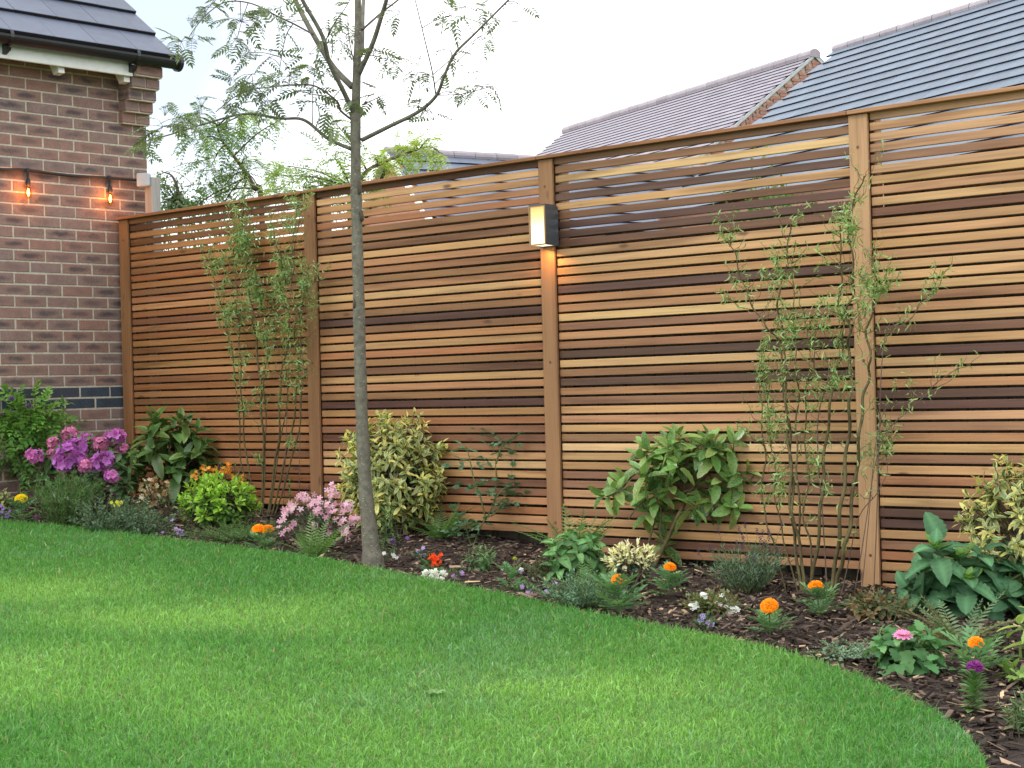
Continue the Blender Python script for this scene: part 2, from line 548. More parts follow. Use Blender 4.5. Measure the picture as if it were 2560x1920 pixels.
EDGE = smooth_line([(-1.6, -3.2), (-0.6, -2.3), (0.2, -1.78), (.82, -1.52), (1.47, -1.38), (2.32, -1.31), (2.88, -1.27), (3.57, -1.32),
                    (4.33, -1.44), (5.09, -1.58), (5.65, -1.64), (6.04, -1.75), (6.45, -1.98), (6.75, -2.22), (6.99, -2.52),
                    (7.2, -3.0), (7.32, -3.8), (7.4, -6.0), (7.9, -9.5)], 90)
LAWN = np.vstack([EDGE, [(7.9, -12.0), (-3.5, -12.0), (-3.5, -3.6)]])
LZ = 0.030
nL = len(LAWN)
top = np.column_stack([LAWN, GZ(LAWN[:, 0]) + LZ])
low = np.column_stack([LAWN, GZ(LAWN[:, 0]) - 0.05])
lm = bpy.data.meshes.new('lawn')
lm.from_pydata([tuple(p) for p in np.vstack([top, low])], [],
               [tuple(range(nL))[::-1]] + [(i, (i + 1) % nL, nL + (i + 1) % nL, nL + i) for i in range(nL)])
m, n, l, b = nt('turf')
tc = n.new('ShaderNodeTexCoord')
nz = node(n, 'ShaderNodeTexNoise', Scale=60.0, Detail=6.0)
l.new(tc.outputs['Object'], nz.inputs['Vector'])
l.new(ramp(n, l, nz.outputs['Fac'], [(0.3, (0.045, 0.105, 0.018)), (0.7, (0.08, 0.185, 0.032))]), b.inputs['Base Color'])
b.inputs['Roughness'].default_value = 0.95
lm.materials.append(m)
setp(link('lawn', lm), kind='structure')

# ---- grass blades (one mass nobody could count)
def blades():
    N = 1750000
    # sample in the view cone, plus a margin, denser near the camera
    tt = np.sqrt(rng.uniform(3.3 ** 2, 9.2 ** 2, N))
    keepd = rng.uniform(0, 1, N) < np.clip((4.6 / tt) ** 1.0, 0.42, 1)
    tt = tt[keepd]
    px = rng.uniform(-1500, 3500, len(tt))
    inv = (px > -300) & (px < 2800) | (rng.uniform(0, 1, len(tt)) < 0.3)
    tt, px = tt[inv], px[inv]
    lat = (px - 1280) / FPX * tt
    x = O[0] + CF[0] * tt / math.hypot(CF[0], CF[1]) + CR[0] * lat
    y = O[1] + CF[1] * tt / math.hypot(CF[0], CF[1]) + CR[1] * lat
    k = in_poly(x, y, LAWN)
    x, y, tt = x[k], y[k], tt[k]
    # mottling of the turf, with paler patches at set spots
    mot = lumps(x * 0.16, y * 0.16, 0, 14) * 3.2 + lumps(x * 0.5, y * 0.5, 8, 26) * 1.3
    pale = np.zeros(len(x))
    for qx, qy, rx, ry, a in [(120, 1500, .55, .16, .8), (480, 1560, .75, .16, .75), (760, 1590, .6, .12, .5), (60, 1740, .8, .25, .95), (420, 1800, .9, .25, .7),
                              (1080, 1830, .6, .2, .4), (1330, 1740, .55, .12, .55), (900, 1660, .5, .1, .4), (1600, 1850, .6, .15, .35),
                              (700, 1880, .8, .2, .6), (1150, 1640, .4, .09, .35), (200, 1900, .8, .2, .6)]:
        c = site(qx, qy)
        du = (x - c[0]) * CR[0] + (y - c[1]) * CR[1]
        dv = (x - c[0]) * CF[0] + (y - c[1]) * CF[1]
        pale = np.maximum(pale, a * np.exp(-(du / rx) ** 2 - (dv / (ry * 2.6)) ** 2))
    pale = np.clip(pale + 0.30 * mot + rng.normal(0, 0.10, len(x)), 0, 1)
    n_ = len(x); print('BLADES', n_)
    h = rng.gamma(5, 0.0042, n_) * (1 - 0.25 * pale)
    h = np.clip(h, 0.012, 0.075)
    w = rng.gamma(4.5, 0.00033, n_) * (0.75 + 0.06 * tt)
    az = rng.uniform(0, 2 * math.pi, n_)
    clump = lumps(x * 1.7, y * 1.7) * 9
    laz = clump + rng.normal(0, 2.0, n_)
    bend = np.abs(rng.normal(0.75, 0.5, n_))
    side = np.stack([np.cos(az), np.sin(az), np.zeros(n_)], 1)
    lean = np.stack([np.cos(laz), np.sin(laz), np.zeros(n_)], 1)
    base = np.stack([x, y, GZ(x) + LZ - 0.004], 1)
    up = np.array([0, 0, 1.0])
    def pt(f):
        return base + up * (h * f * (1 - 0.25 * bend * f))[:, None] + lean * (h * bend * f * f * 0.85)[:, None]
    p0, p1, p2 = pt(0.0), pt(0.55), pt(1.0)
    ws = side * w[:, None]
    V = np.stack([p0 - ws, p0 + ws, p1 + ws * 0.8, p1 - ws * 0.8, p2], 1).reshape(-1, 3)
    o = np.arange(n_) * 5
    Q = np.stack([o, o + 1, o + 2, o + 3], 1)
    T = np.stack([o + 3, o + 2, o + 4], 1)
    dark = np.array([0.084, 0.250, 0.052]); lite = np.array([0.275, 0.480, 0.115]); blu = np.array([0.150, 0.300, 0.140])
    c = dark[None] * (1 - pale)[:, None] + lite[None] * pale[:, None]
    isb = rng.uniform(0, 1, n_) < np.clip(0.06 + 0.35 * (lumps(x * 0.9 + 3, y * 0.9) * 3 - 0.75), 0.03, 0.6)
    c[isb] = c[isb] * 0.3 + blu * 0.7
    dry = rng.uniform(0, 1, n_) < 0.03
    c[dry] = np.array([0.30, 0.27, 0.13])
    c = c * rng.uniform(0.6, 1.5, n_)[:, None]
    C = np.repeat(c, 5, axis=0).reshape(n_, 5, 3)
    C[:, 4] *= 1.12
    return V, Q, T, C.reshape(-1, 3)
V, Q, T, C = blades()
gm = leafmat('grass_blade', 0.42, 0.42, 0.45, 0.0)
# a few broad weed leaves in the turf
setp(link('grass', mk_mesh('grass', V, Q, T, C, gm)), 'short mown green grass with paler patches covering the lawn', 'grass', kind='stuff')

# ---- bark mulch
def chips(n_, region, scale=1.0):
    x = rng.uniform(region[0], region[1], n_); y = rng.uniform(region[2], region[3], n_)
    d = in_poly(x, y, LAWN)
    k = ~d
    x, y = x[k], y[k]; n_ = len(x)
    L = rng.gamma(2.4, 0.0105, n_) * scale + 0.006
    W = L * rng.uniform(0.16, 0.55, n_); W = np.minimum(W, 0.016)
    H = rng.uniform(0.0015, 0.006, n_)
    az = rng.uniform(0, 2 * math.pi, n_)
    tilt = rng.normal(0, 0.28, n_); roll = rng.normal(0, 0.3, n_)
    ydir = np.stack([np.cos(az) * np.cos(tilt), np.sin(az) * np.cos(tilt), np.sin(tilt)], 1)
    upv = nrm(np.stack([roll, rng.normal(0, 0.3, n_), np.ones(n_)], 1))
    Xf = frames(ydir, upv, 1.0)
    S = np.stack([W, L, H], 1)
    cub = np.array([[-.5, -.5, 0], [.5, -.45, 0], [.42, .5, 0], [-.4, .48, 0], [-.42, -.45, 1], [.45, -.4, .8], [.3, .46, 1], [-.33, .42, .7]])
    jit = 1 + rng.uniform(-0.35, 0.35, (n_, 8, 3))
    VV = np.einsum('mij,mvj->mvi', Xf, cub[None] * S[:, None, :] * jit)
    z = GZ(x) + 0.020 * lumps(x, y) + rng.uniform(-0.004, 0.012, n_)
    VV += np.stack([x, y, z], 1)[:, None, :]
    q = np.array([(0, 3, 2, 1), (4, 5, 6, 7), (0, 1, 5, 4), (1, 2, 6, 5), (2, 3, 7, 6), (3, 0, 4, 7)])
    QQ = (q[None] + (np.arange(n_) * 8)[:, None, None]).reshape(-1, 4)
    u = rng.uniform(0, 1, n_)
    c = np.where((u < 0.62)[:, None], np.array([0.040, 0.028, 0.022]), np.array([0.105, 0.074, 0.056]))
    c = np.where((u > 0.89)[:, None], np.array([0.27, 0.19, 0.13]), c)
    c = np.where((u > 0.985)[:, None], np.array([0.46, 0.33, 0.20]), c)
    c = c * rng.uniform(0.6, 1.5, n_)[:, None]
    return VV.reshape(-1, 3), QQ, np.repeat(c, 8, axis=0)
g = Geo()
V, Q, C = chips(24000, (-0.3, 7.0, -2.6, 0.1)); g.add(V, Q, None, C)
V, Q, C = chips(14000, (5.2, 9.2, -4.6, -0.2), 1.1); g.add(V, Q, None, C)
mm = leafmat('bark_chip', 0.0, 0.9, 0.2, 0.0)
setp(link('bark_mulch', g.mesh('bark_mulch', mm)), 'dark brown bark chips spread over the flower bed', 'mulch', kind='stuff')

# ================================================================== SLATTED FENCE
PL, PW, FT = 1.80812, 0.0936, 2.3403       # panel length, cover board width, underside of the capping
PITCH, SLH = 0.0490, 0.0375
fence = empty('slatted_fence', (0, 0, gz(0)), 'tall cedar fence of thin horizontal slats with vertical cover boards', 'fence')
CREAM = (0.55, 0.385, 0.205); HONEY = (0.455, 0.285, 0.145); TAN = (0.385, 0.222, 0.115); RUST = (0.32, 0.160, 0.080); MID = (0.255, 0.142, 0.080)
BROWN = (0.165, 0.086, 0.055); DARK = (0.098, 0.054, 0.044)
WOODS = {'c': CREAM, 'h': HONEY, 't': TAN, 'r': RUST, 'm': MID, 'b': BROWN, 'd': DARK}
ROWS = ['mbtmtrtmrtmthrmtrtmthtmrtmrthtmtmtmrtrtbm',
        'bchtrmmmhtmmtchmdmthrmbhtmdtrmbmhchbmtrhtbmth',
        'mmcbdhbddbhhhtdttcmtmdhmdtmhthmchtmmhtmhhbttthtt',
        'hhhhmhhthbthhthhhmthbtdhhtddhmthmhrthddhmrtmtrmt']
def slat_mesh(L):
    g = Geo()
    b_ = 0.0022
    ys = 0.019; h = SLH / 2; d = 0.009
    prof = [(-d, -h + b_), (-d + b_, -h), (d - b_, -h), (d, -h + b_), (d, h - b_), (d - b_, h), (-d + b_, h), (-d, h - b_)]
    V = [(x, y, z) for x in (0, L) for (y, z) in prof]
    Q = [(k, (k + 1) % 8, 8 + (k + 1) % 8, 8 + k) for k in range(8)]
    Q = [(a, d_, c, b2) for a, b2, c, d_ in Q]
    Q += [(0, 1, 2, 3), (0, 3, 4, 7), (4, 5, 6, 7), (8, 11, 10, 9), (8, 15, 12, 11), (12, 15, 14, 13)]
    return mk_mesh('slat', V, Q, None, None, M['slat'])
NS = [39, 41, 43, 45]
sm = slat_mesh(PL - 0.094)
for p in range(4):
    x0 = p * PL + PW + 0.0035
    for k in range(NS[p]):
        o = link('slat', sm, fence)
        ztop = FT - k * PITCH + 0.0041
        o.location = (x0 + rng.uniform(-0.002, 0.002), 0.021 + rng.uniform(-0.0015, 0.0015), ztop - SLH / 2 - gz(0))
        o.rotation_euler = (rng.normal(0, 0.012), rng.normal(0, 0.0006), 0)
        ch = ROWS[p][k % len(ROWS[p])]
        c = np.array(WOODS[ch]) * rng.uniform(0.86, 1.14) * np.array([1, rng.uniform(0.94, 1.06), rng.uniform(0.9, 1.08)])
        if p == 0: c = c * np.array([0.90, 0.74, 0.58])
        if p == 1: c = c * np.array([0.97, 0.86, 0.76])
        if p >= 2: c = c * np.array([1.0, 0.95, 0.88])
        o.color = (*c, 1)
BASE = [0.36, 0.36, 0.26, 0.165, 0.08]
for p in range(5):
    x0 = p * PL
    g = Geo(); g.box(-PW / 2, PW / 2, -0.009, 0.009, 0, FT - 0.002 - BASE[p])
    o = link('cover_board', g.mesh('cover_board', M['post']), fence)
    o.location = (x0 + PW / 2, 0.0, BASE[p] - gz(0))
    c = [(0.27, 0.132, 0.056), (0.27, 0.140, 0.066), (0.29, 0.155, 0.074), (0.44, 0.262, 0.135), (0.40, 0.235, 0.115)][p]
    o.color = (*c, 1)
    bv = o.modifiers.new('bevel', 'BEVEL'); bv.width = 0.003; bv.segments = 2
    for zf in (0.07, 0.52, 0.93):
        z = BASE[p] + (FT - BASE[p]) * (1 - zf)
        g = Geo(); a = np.linspace(0, 2 * math.pi, 13)[:-1]
        g.tube([(0, -0.0005, 0), (0, -0.0015, 0)], 0.0075, 10)
        s = link('screw_plug', g.mesh('screw_plug', M['post']), o)
        s.location = (rng.uniform(-0.006, 0.008), -0.009, z - BASE[p]); s.color = (0.16, 0.075, 0.035, 1)
    g = Geo(); g.box(x0 + 0.004, x0 + 0.092, 0.052, 0.14, 0.0, FT - 0.004)
    po = g.obj('post', M['post'], fence); po.color = (0.26, 0.15, 0.08, 1)
    for dx in (-0.012, 0.092):
        if p == 0 and dx < 0 or p == 4 and dx > 0: continue
        g = Geo(); g.box(x0 + dx, x0 + dx + 0.016, 0.031, 0.052, BASE[p] + 0.02, FT - 0.006)
        ba = g.obj('batten', M['post'], fence); ba.color = (0.12, 0.06, 0.03, 1)
for p in range(4):
    g = Geo(); x0 = p * PL + (-0.012 if p == 0 else 0.0015); x1 = (p + 1) * PL - 0.0015
    if p == 3: x1 += 0.11
    g.box(x0, x1, -0.028, 0.10, FT, FT + 0.0185)
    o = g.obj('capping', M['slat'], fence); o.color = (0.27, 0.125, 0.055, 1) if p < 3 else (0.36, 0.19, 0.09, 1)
    bv = o.modifiers.new('bevel', 'BEVEL'); bv.width = 0.0025; bv.segments = 2
    for fx in ():
        xm = p * PL + PL * fx + 0.045
        g = Geo(); g.box(xm - 0.022, xm + 0.022, 0.031, 0.052, BASE[p] + 0.05, FT - 0.006)
        ba = g.obj('batten', M['post'], fence); ba.color = (0.10, 0.05, 0.03, 1)

# ---- the older close boarded fence just behind
oldf = empty('board_fence', (0, 0.165, gz(0)), 'older weathered board fence standing close behind the slatted fence', 'fence')
g = Geo(); g.box(-0.05, 0.05, -0.009, 0.009, 0, 1.0)
bmesh_ = g.mesh('board', M['oldwood'])
i = 0; x = -0.35
while x < 7.5:
    top_ = 2.06 if x < 3.62 else (1.92 if x < 5.42 else 2.05)
    o = link('board', bmesh_, oldf)
    zb = gz(x) - 0.02
    o.location = (x + 0.05, 0.012 * (i % 2), zb - gz(0)); o.scale = (1, 1, top_ - zb + rng.uniform(-0.006, 0.006))
    x += 0.093; i += 1
for z in (0.5, 1.75):
    g = Geo(); g.box(-0.35, 7.5, 0.19, 0.23, z, z + 0.07); g.obj('rail', M['oldwood'], oldf)
for xa, xb, tz in ((-0.35, 3.62, 2.07), (3.62, 5.42, 1.93), (5.42, 7.5, 2.06)):
    g = Geo(); g.box(xa, xb - 0.004, 0.148, 0.205, tz, tz + 0.03); g.obj('capping', M['oldwood'], oldf)

# ================================================================== LEFT BRICK BUILDING
E3 = np.array([.11150107, .99376431])
CORN = np.array([-0.01157529, 0.25553596])
RZ = math.atan2(-E3[1], -E3[0])
bld = empty('brick_garage', (CORN[0], CORN[1], 0), 'brown brick garage with dark slate roof, black gutter and white fascia', 'building', None, RZ)
def bl(u, w, z):
    """building coordinates (along the wall to the left, out of the wall, up) to world"""
    return np.array([CORN[0] - E3[0] * u + E3[1] * w, CORN[1] - E3[1] * u - E3[0] * w, z])
def lo(g, name, mat, parent, smooth=False):
    return link(name, g.mesh(name, mat, smooth), parent)
g = Geo(); g.box(0.004, 3.4, -3.2, -0.003, 0.15, 3.42)
lo(g, 'mortar', M['mortar'], bld)
def brick_mesh(L, D, H, mat, name='brick'):
    g = Geo(); bb = 0.003
    x, y, z = L / 2, D / 2, H / 2
    V = []
    for s, yy in ((1, y), (1, y - bb)):
        pass
    V = [(-x + bb, y, -z + bb), (x - bb, y, -z + bb), (x - bb, y, z - bb), (-x + bb, y, z - bb),
         (-x, y - bb, -z), (x, y - bb, -z), (x, y - bb, z), (-x, y - bb, z),
         (-x, -y, -z), (x, -y, -z), (x, -y, z), (-x, -y, z)]
    Q = [(3, 2, 1, 0)]
    for a in (0, 4):
        Q += [(a + k, a + (k + 1) % 4, a + 4 + (k + 1) % 4, a + 4 + k) for k in range(4)]
    Q += [(8, 9, 10, 11)]
    return mk_mesh(name, V, Q, None, None, mat)
BMS = {}
def put_brick(L, D, H, mat, u, w, z, parent, jit=True):
    key = (round(L, 3), D, H, mat)
    if key not in BMS: BMS[key] = brick_mesh(L, D, H, M[mat])
    o = link('brick', BMS[key], parent)
    o.location = (u, w - D / 2 + (rng.uniform(-0.0012, 0.0012) if jit else 0), z)
    o.rotation_euler = (rng.normal(0, 0.006), rng.normal(0, 0.004), rng.normal(0, 0.004))
    o.scale = (1 + rng.normal(0, 0.006), 1, 1 + rng.normal(0, 0.012))
    return o
for j in range(-3, 36):
    z = 3.1639 - 0.075 * (j + 0.5)
    mat = 'bluebrick' if j in (26, 27) else 'brick'
    us = []
    if j % 2 == 0:
        us.append((0.0, 0.1025)); s0 = 0.1125
    else:
        s0 = 0.0
    while s0 < 1.42:
        us.append((s0, s0 + 0.215)); s0 += 0.225
    for a, b_ in us:
        put_brick(b_ - a, 0.1025, 0.065, mat, (a + b_) / 2, 0.0, z, bld)
# the wall goes on out of the picture to the left: the rest of its bricks, joined
g = Geo(); gb_ = Geo(); bmv = brick_mesh(0.215, 0.1025, 0.065, M['brick'])
bv_ = np.array([v.co[:] for v in bmv.vertices]); bq_ = np.array([p.vertices[:] for p in bmv.polygons])
for j in range(-3, 36):
    z = 3.1639 - 0.075 * (j + 0.5); s0 = (0.1125 if j % 2 == 0 else 0.0) + 0.225 * (6 if j % 2 == 0 else 7)
    while s0 < 3.2:
        (gb_ if j in (26, 27) else g).add(bv_ + np.array([s0 + 0.1075, -0.05125 + rng.uniform(-.001, .001), z]), bq_)
        s0 += 0.225
setp(lo(g, 'bricks', M['brick'], bld), kind='stuff'); setp(lo(gb_, 'bricks', M['bluebrick'], bld), kind='stuff')
for i, j in enumerate((1, 0, -1, -2, -3)):
    z = 3.1639 - 0.075 * (j + 0.5); wst = 0.045 * (i + 1)
    ul = [(-0.002, 0.1), (0.11, 0.212)] if i < 4 else [(-0.002, 0.205)]
    for a, b_ in ul:
        put_brick(b_ - a, 0.24, 0.065, 'brick', (a + b_) / 2, wst, z, bld)
    g = Geo(); g.box(0.003, 0.205, 0.0, wst - 0.008, z - 0.0425, z + 0.0425); lo(g, 'mortar', M['mortar'], bld)
# white eaves
g = Geo(); g.box(0.216, 3.4, 0.178, 0.2, 3.303, 3.412)
fa = lo(g, 'fascia', M['white'], bld); fa.modifiers.new('bevel', 'BEVEL').width = 0.003
for uc in (0.222 + 0.02, 0.727, 1.24, 1.75, 2.26, 2.77):
    g = Geo()
    V = [(uc - .022, 0.03, 3.36), (uc + .022, 0.03, 3.36), (uc + .022, 0.165, 3.36), (uc - .022, 0.165, 3.36),
         (uc - .022, 0.10, 3.262), (uc + .022, 0.10, 3.262), (uc + .022, 0.165, 3.268), (uc - .022, 0.165, 3.268)]
    g.add(V, [(3, 2, 1, 0), (4, 5, 6, 7), (4, 7, 3, 0), (5, 1, 2, 6), (6, 2, 3, 7), (4, 0, 1, 5)])
    lo(g, 'rafter_foot', M['white'], bld)
g = Geo(); g.box(0.22, 3.4, 0.0, 0.178, 3.395, 3.41); lo(g, 'soffit', M['white'], bld)
# gutter: half round trough with a stop end
g = Geo(); ang = np.linspace(math.pi, 2 * math.pi, 13)
ring = [(0.262 + 0.056 * math.cos(a), 3.434 + 0.056 * math.sin(a)) for a in ang] + [(0.262 + 0.051 * math.cos(a), 3.434 + 0.051 * math.sin(a)) for a in ang[::-1]]
nr = len(ring)
V = [(u, y, z) for u in (-0.105, 3.4) for y, z in ring]
g.add(V, [(k, (k + 1) % nr, nr + (k + 1) % nr, nr + k) for k in range(nr)])
gut = lo(g, 'gutter', M['black'], bld)
g = Geo(); g.tube([(-0.085, 0.262, 3.424), (-0.112, 0.262, 3.424)], 0.060, 20); lo(g, 'stop_end', M['black'], gut)
for uc in (0.235, 1.14, 2.04, 2.94):
    g = Geo()
    V = [(uc - .014, 0.2, 3.325), (uc + .014, 0.2, 3.325), (uc + .014, 0.2, 3.39), (uc - .014, 0.2, 3.39),
         (uc - .014, 0.262, 3.346), (uc + .014, 0.262, 3.346), (uc + .014, 0.27, 3.36), (uc - .014, 0.27, 3.36)]
    g.add(V, [(0, 3, 2, 1), (4, 5, 6, 7), (0, 1, 5, 4), (1, 2, 6, 5), (2, 3, 7, 6), (3, 0, 4, 7)])
    lo(g, 'gutter_bracket', M['black'], gut)
    g = Geo(); g.tube([(uc - 0.012, 0.262, 3.428), (uc + 0.012, 0.262, 3.428)], 0.0575, 16, cap=False); lo(g, 'gutter_clip', M['black'], gut)
# slate tiles
def tile_mesh(W, L, Th, mat, edge, name='roof_tile'):
    """x along the eaves, y up the slope, z out of the slope; origin at the middle of the lower edge"""
    w = W / 2 - 0.0015; r = 0.003
    V = [(-w, 0, 0), (w, 0, 0), (w, L, -Th), (-w, L, -Th), (-w, r, Th), (w, r, Th), (w, L, 0), (-w, L, 0), (-w, 0, Th - r), (w, 0, Th - r)]
    Q = [(0, 3, 2, 1), (4, 5, 6, 7), (0, 1, 9, 8), (8, 9, 5, 4), (2, 3, 7, 6)]
    Q += [(1, 2, 6, 5), (3, 0, 4, 7)]
    T = [(1, 5, 9), (0, 8, 4)]
    me = mk_mesh(name, V, Q, T, None, mat)
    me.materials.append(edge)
    me.polygons[2].material_index = 1  # front face gets the painted shadow colour
    return me
PITA = R(39.0)
roof = lo(Geo().add([(-0.05, 0.27, 3.43), (3.4, 0.27, 3.43), (3.4, -1.7, 5.02), (-0.05, -1.7, 5.02)], [(0, 1, 2, 3)]), 'roof_underlay', M['black'], bld)
tms = {1: tile_mesh(0.3, 0.40, 0.030, M['slate'], M['slate_edge_shade']), 0.5: tile_mesh(0.15, 0.40, 0.030, M['slate'], M['slate_edge_shade'])}
for i in range(6):
    w0, z0 = 0.292 - 0.2448 * i, 3.440 + 0.1983 * i
    u = -0.057
    first = True
    while u < 3.3:
        half = first and i % 2 == 1
        W = 0.15 if half else 0.3
        o = link('roof_tile', tms[0.5 if half else 1], bld)
        o.rotation_euler = (PITA + rng.normal(0, 0.003), 0, math.pi + rng.normal(0, 0.002))
        o.location = (u + W / 2, w0 + rng.uniform(-0.002, 0.002), z0 + rng.uniform(-0.001, 0.001))
        u += W; first = False

# ================================================================== FESTOON LIGHTS, JUNCTION BOX, GREY POST
M['filament'] = emis('hot_filament', (1.0, 0.40, 0.07), 22.0)
m, n, l, b = nt('bulb_glass')
b.inputs['Base Color'].default_value = (1, 0.66, 0.34, 1); b.inputs['Roughness'].default_value = 0.03
b.inputs['Transmission Weight'].default_value = 1.0; b.inputs['IOR'].default_value = 1.05
M['bulb'] = m
sl = empty('festoon_lights', tuple(bl(0.62, 0.02, 2.62)), 'black festoon cable with two glowing amber bulbs on the brick wall', 'string lights')
cab = [bl(3.2, 0.02, 2.60), bl(2.4, 0.02, 2.622), bl(1.5, 0.02, 2.618), bl(1.098, 0.02, 2.624), bl(0.92, 0.021, 2.632), bl(0.6, 0.022, 2.622), bl(0.33, 0.022, 2.629), bl(0.12, 0.03, 2.630), bl(0.045, 0.06, 2.632)]
g = Geo(); g.tube(smooth_line(cab, 60), 0.0098, 8); g.obj('cable', M['rubber'], sl, True)
def lathe(prof, c, n=14, C=None):
    V = [(c[0] + r * math.cos(2 * math.pi * k / n), c[1] + r * math.sin(2 * math.pi * k / n), c[2] + z) for r, z in prof for k in range(n)]
    Q = [(i * n + k, i * n + (k + 1) % n, (i + 1) * n + (k + 1) % n, (i + 1) * n + k) for i in range(len(prof) - 1) for k in range(n)]
    return V, Q
for uc in (0.915, 0.318):
    c = bl(uc, 0.034, 2.628)
    g = Geo()
    g.add(*lathe([(0.002, 0.016), (0.013, 0.014), (0.014, -0.004), (0.008, -0.012), (0.006, -0.05)], c))
    c2 = c + np.array([0.006, -0.002, -0.052])
    g.tube([c + np.array([0, 0, -0.045]), c2], 0.006, 8)
    g.add(*lathe([(0.002, 0.002), (0.010, 0.0), (0.013, -0.012), (0.0165, -0.018), (0.0165, -0.044), (0.013, -0.05), (0.004, -0.05)], c2))
    h = g.obj('lamp_holder', M['rubber'], sl, True)
    for du in (-1, 1):
        pass
    g = Geo(); cb = c2 + np.array([0, 0, -0.05])
    g.add(*lathe([(0.010, 0.0), (0.012, -0.012), (0.021, -0.032), (0.024, -0.05), (0.021, -0.066), (0.012, -0.078), (0.001, -0.081)], cb, 18))
    bu = g.obj('bulb', M['bulb'], sl, True)
    g = Geo(); g.add(*lathe([(0.001, -0.014), (0.005, -0.02), (0.008, -0.035), (0.0085, -0.05), (0.005, -0.062), (0.001, -0.065)], cb, 10))
    fi = g.obj('filament', M['filament'], bu, True)
    pl = bpy.data.lights.new('bulb_glow', 'POINT'); pl.energy = 1.3; pl.color = (1.0, 0.30, 0.05); pl.shadow_soft_size = 0.02
    lo_ = bpy.data.objects.new('bulb_glow', pl); COL.objects.link(lo_)
    lo_.location = Vector(cb) + Vector((0.03, -0.01, -0.04))
gp = Geo(); gp.box(0.105, 0.185, 0.135, 0.21, 0.3, 2.632)
o = gp.obj('timber_post', M['greypost']); o.modifiers.new('bevel', 'BEVEL').width = 0.004
setp(o, 'weathered grey timber post between the garage corner and the fence', 'post')
g = Geo(); g.box(-0.045, 0.045, -0.026, 0.026, -0.047, 0.047)
o = link('junction_box', g.mesh('junction_box', M['boxgrey'])); o.location = (0.135, 0.108, 2.612); o.rotation_euler = (0, 0, R(28))
bv = o.modifiers.new('bevel', 'BEVEL'); bv.width = 0.012; bv.segments = 4
setp(o, 'small pale grey junction box at the end of the festoon cable', 'junction box')
g = Geo(); p = np.array([0.075, 0.115, 2.632]); g.tube([bl(0.045, 0.06, 2.632), p + (0.0, -0.005, 0), p + (0.03, 0, 0)], [0.011, 0.012, 0.011], 10)
g.obj('cable_gland', M['rubber'], sl, True)

# ================================================================== WALL LAMP ON THE THIRD COVER BOARD
wlm = empty('wall_lamp', (3.685, -0.02, 1.98), 'lit rectangular anthracite wall lamp on the fence cover board', 'lamp')
X0, X1, Y0, Y1, Z0, Z1 = 3.634, 3.742, -0.122, -0.0092, 1.872, 2.080
t_ = 0.008
g = Geo()
g.box(X0, X1, Y1 - 0.012, Y1, Z0, Z1)                                   # back plate
g.box(X1 - t_, X1, Y0 + 0.002, Y1 - 0.0121, Z0 + 0.001, Z1 - 0.001)      # right cheek
g.box(X0, X0 + t_, Y0 + 0.002, Y1 - 0.0121, Z0 + 0.001, Z1 - 0.001)      # left cheek
g.box(X0, X1, Y0, Y1 - 0.0121, Z1 - 0.0009, Z1 + 0.007)                  # top
o = g.obj('housing', M['anthracite'], wlm)
m, n, l, b = nt('lamp_diffuser')
tc = n.new('ShaderNodeTexCoord'); sp = n.new('ShaderNodeSeparateXYZ'); l.new(tc.outputs['Generated'], sp.inputs[0])
st_ = ramp(n, l, sp.outputs[2], [(0.0, 1.0), (0.45, 0.95), (0.75, 0.55), (1.0, 0.42)])
em = math_(n, l, 'MULTIPLY', st_, 1.3)
b.inputs['Base Color'].default_value = (0.22, 0.14, 0.06, 1)
l.new(ramp(n, l, sp.outputs[2], [(0.0, (1.0, 0.80, 0.55)), (0.55, (1.0, 0.76, 0.42)), (0.8, (1.0, 0.70, 0.26)), (1.0, (1.0, 0.62, 0.2))]), b.inputs['Emission Color'])
l.new(em, b.inputs['Emission Strength'])
M['diffuser'] = m
g = Geo(); g.box(X0 + t_ + .001, X1 - t_ - .001, Y0 + 0.004, Y1 - 0.0125, Z0 + 0.004, Z1 - 0.002)
d_ = g.obj('diffuser', M['diffuser'], wlm)
M['lampbronze'] = plain('bronze_trim', (0.35, 0.20, 0.08), 0.4, 0.05, 20, 0.02)
g = Geo()
for a in ((X0, X0 + t_ - 0.001), (X1 - t_ + 0.001, X1)): g.box(a[0], a[1], Y0 - 0.002, Y0 + 0.0018, Z0, Z1)
g.box(X0 + t_, X1 - t_, Y0 - 0.002, Y0 + 0.0018, Z0, Z0 + 0.008); g.box(X0 + t_, X1 - t_, Y0 - 0.002, Y0 + 0.0018, Z1 - 0.006, Z1)
g.obj('trim', M['lampbronze'], wlm)
pl = bpy.data.lights.new('lamp_glow', 'AREA'); pl.shape = 'RECTANGLE'; pl.size = 0.08; pl.size_y = 0.09; pl.energy = 1.1; pl.color = (1.0, 0.46, 0.13)
lo_ = bpy.data.objects.new('lamp_glow', pl); COL.objects.link(lo_); lo_.location = ((X0 + X1) / 2 + 0.02, -0.075, Z0 - 0.004)
lo_.rotation_euler = (R(-18), R(14), 0)

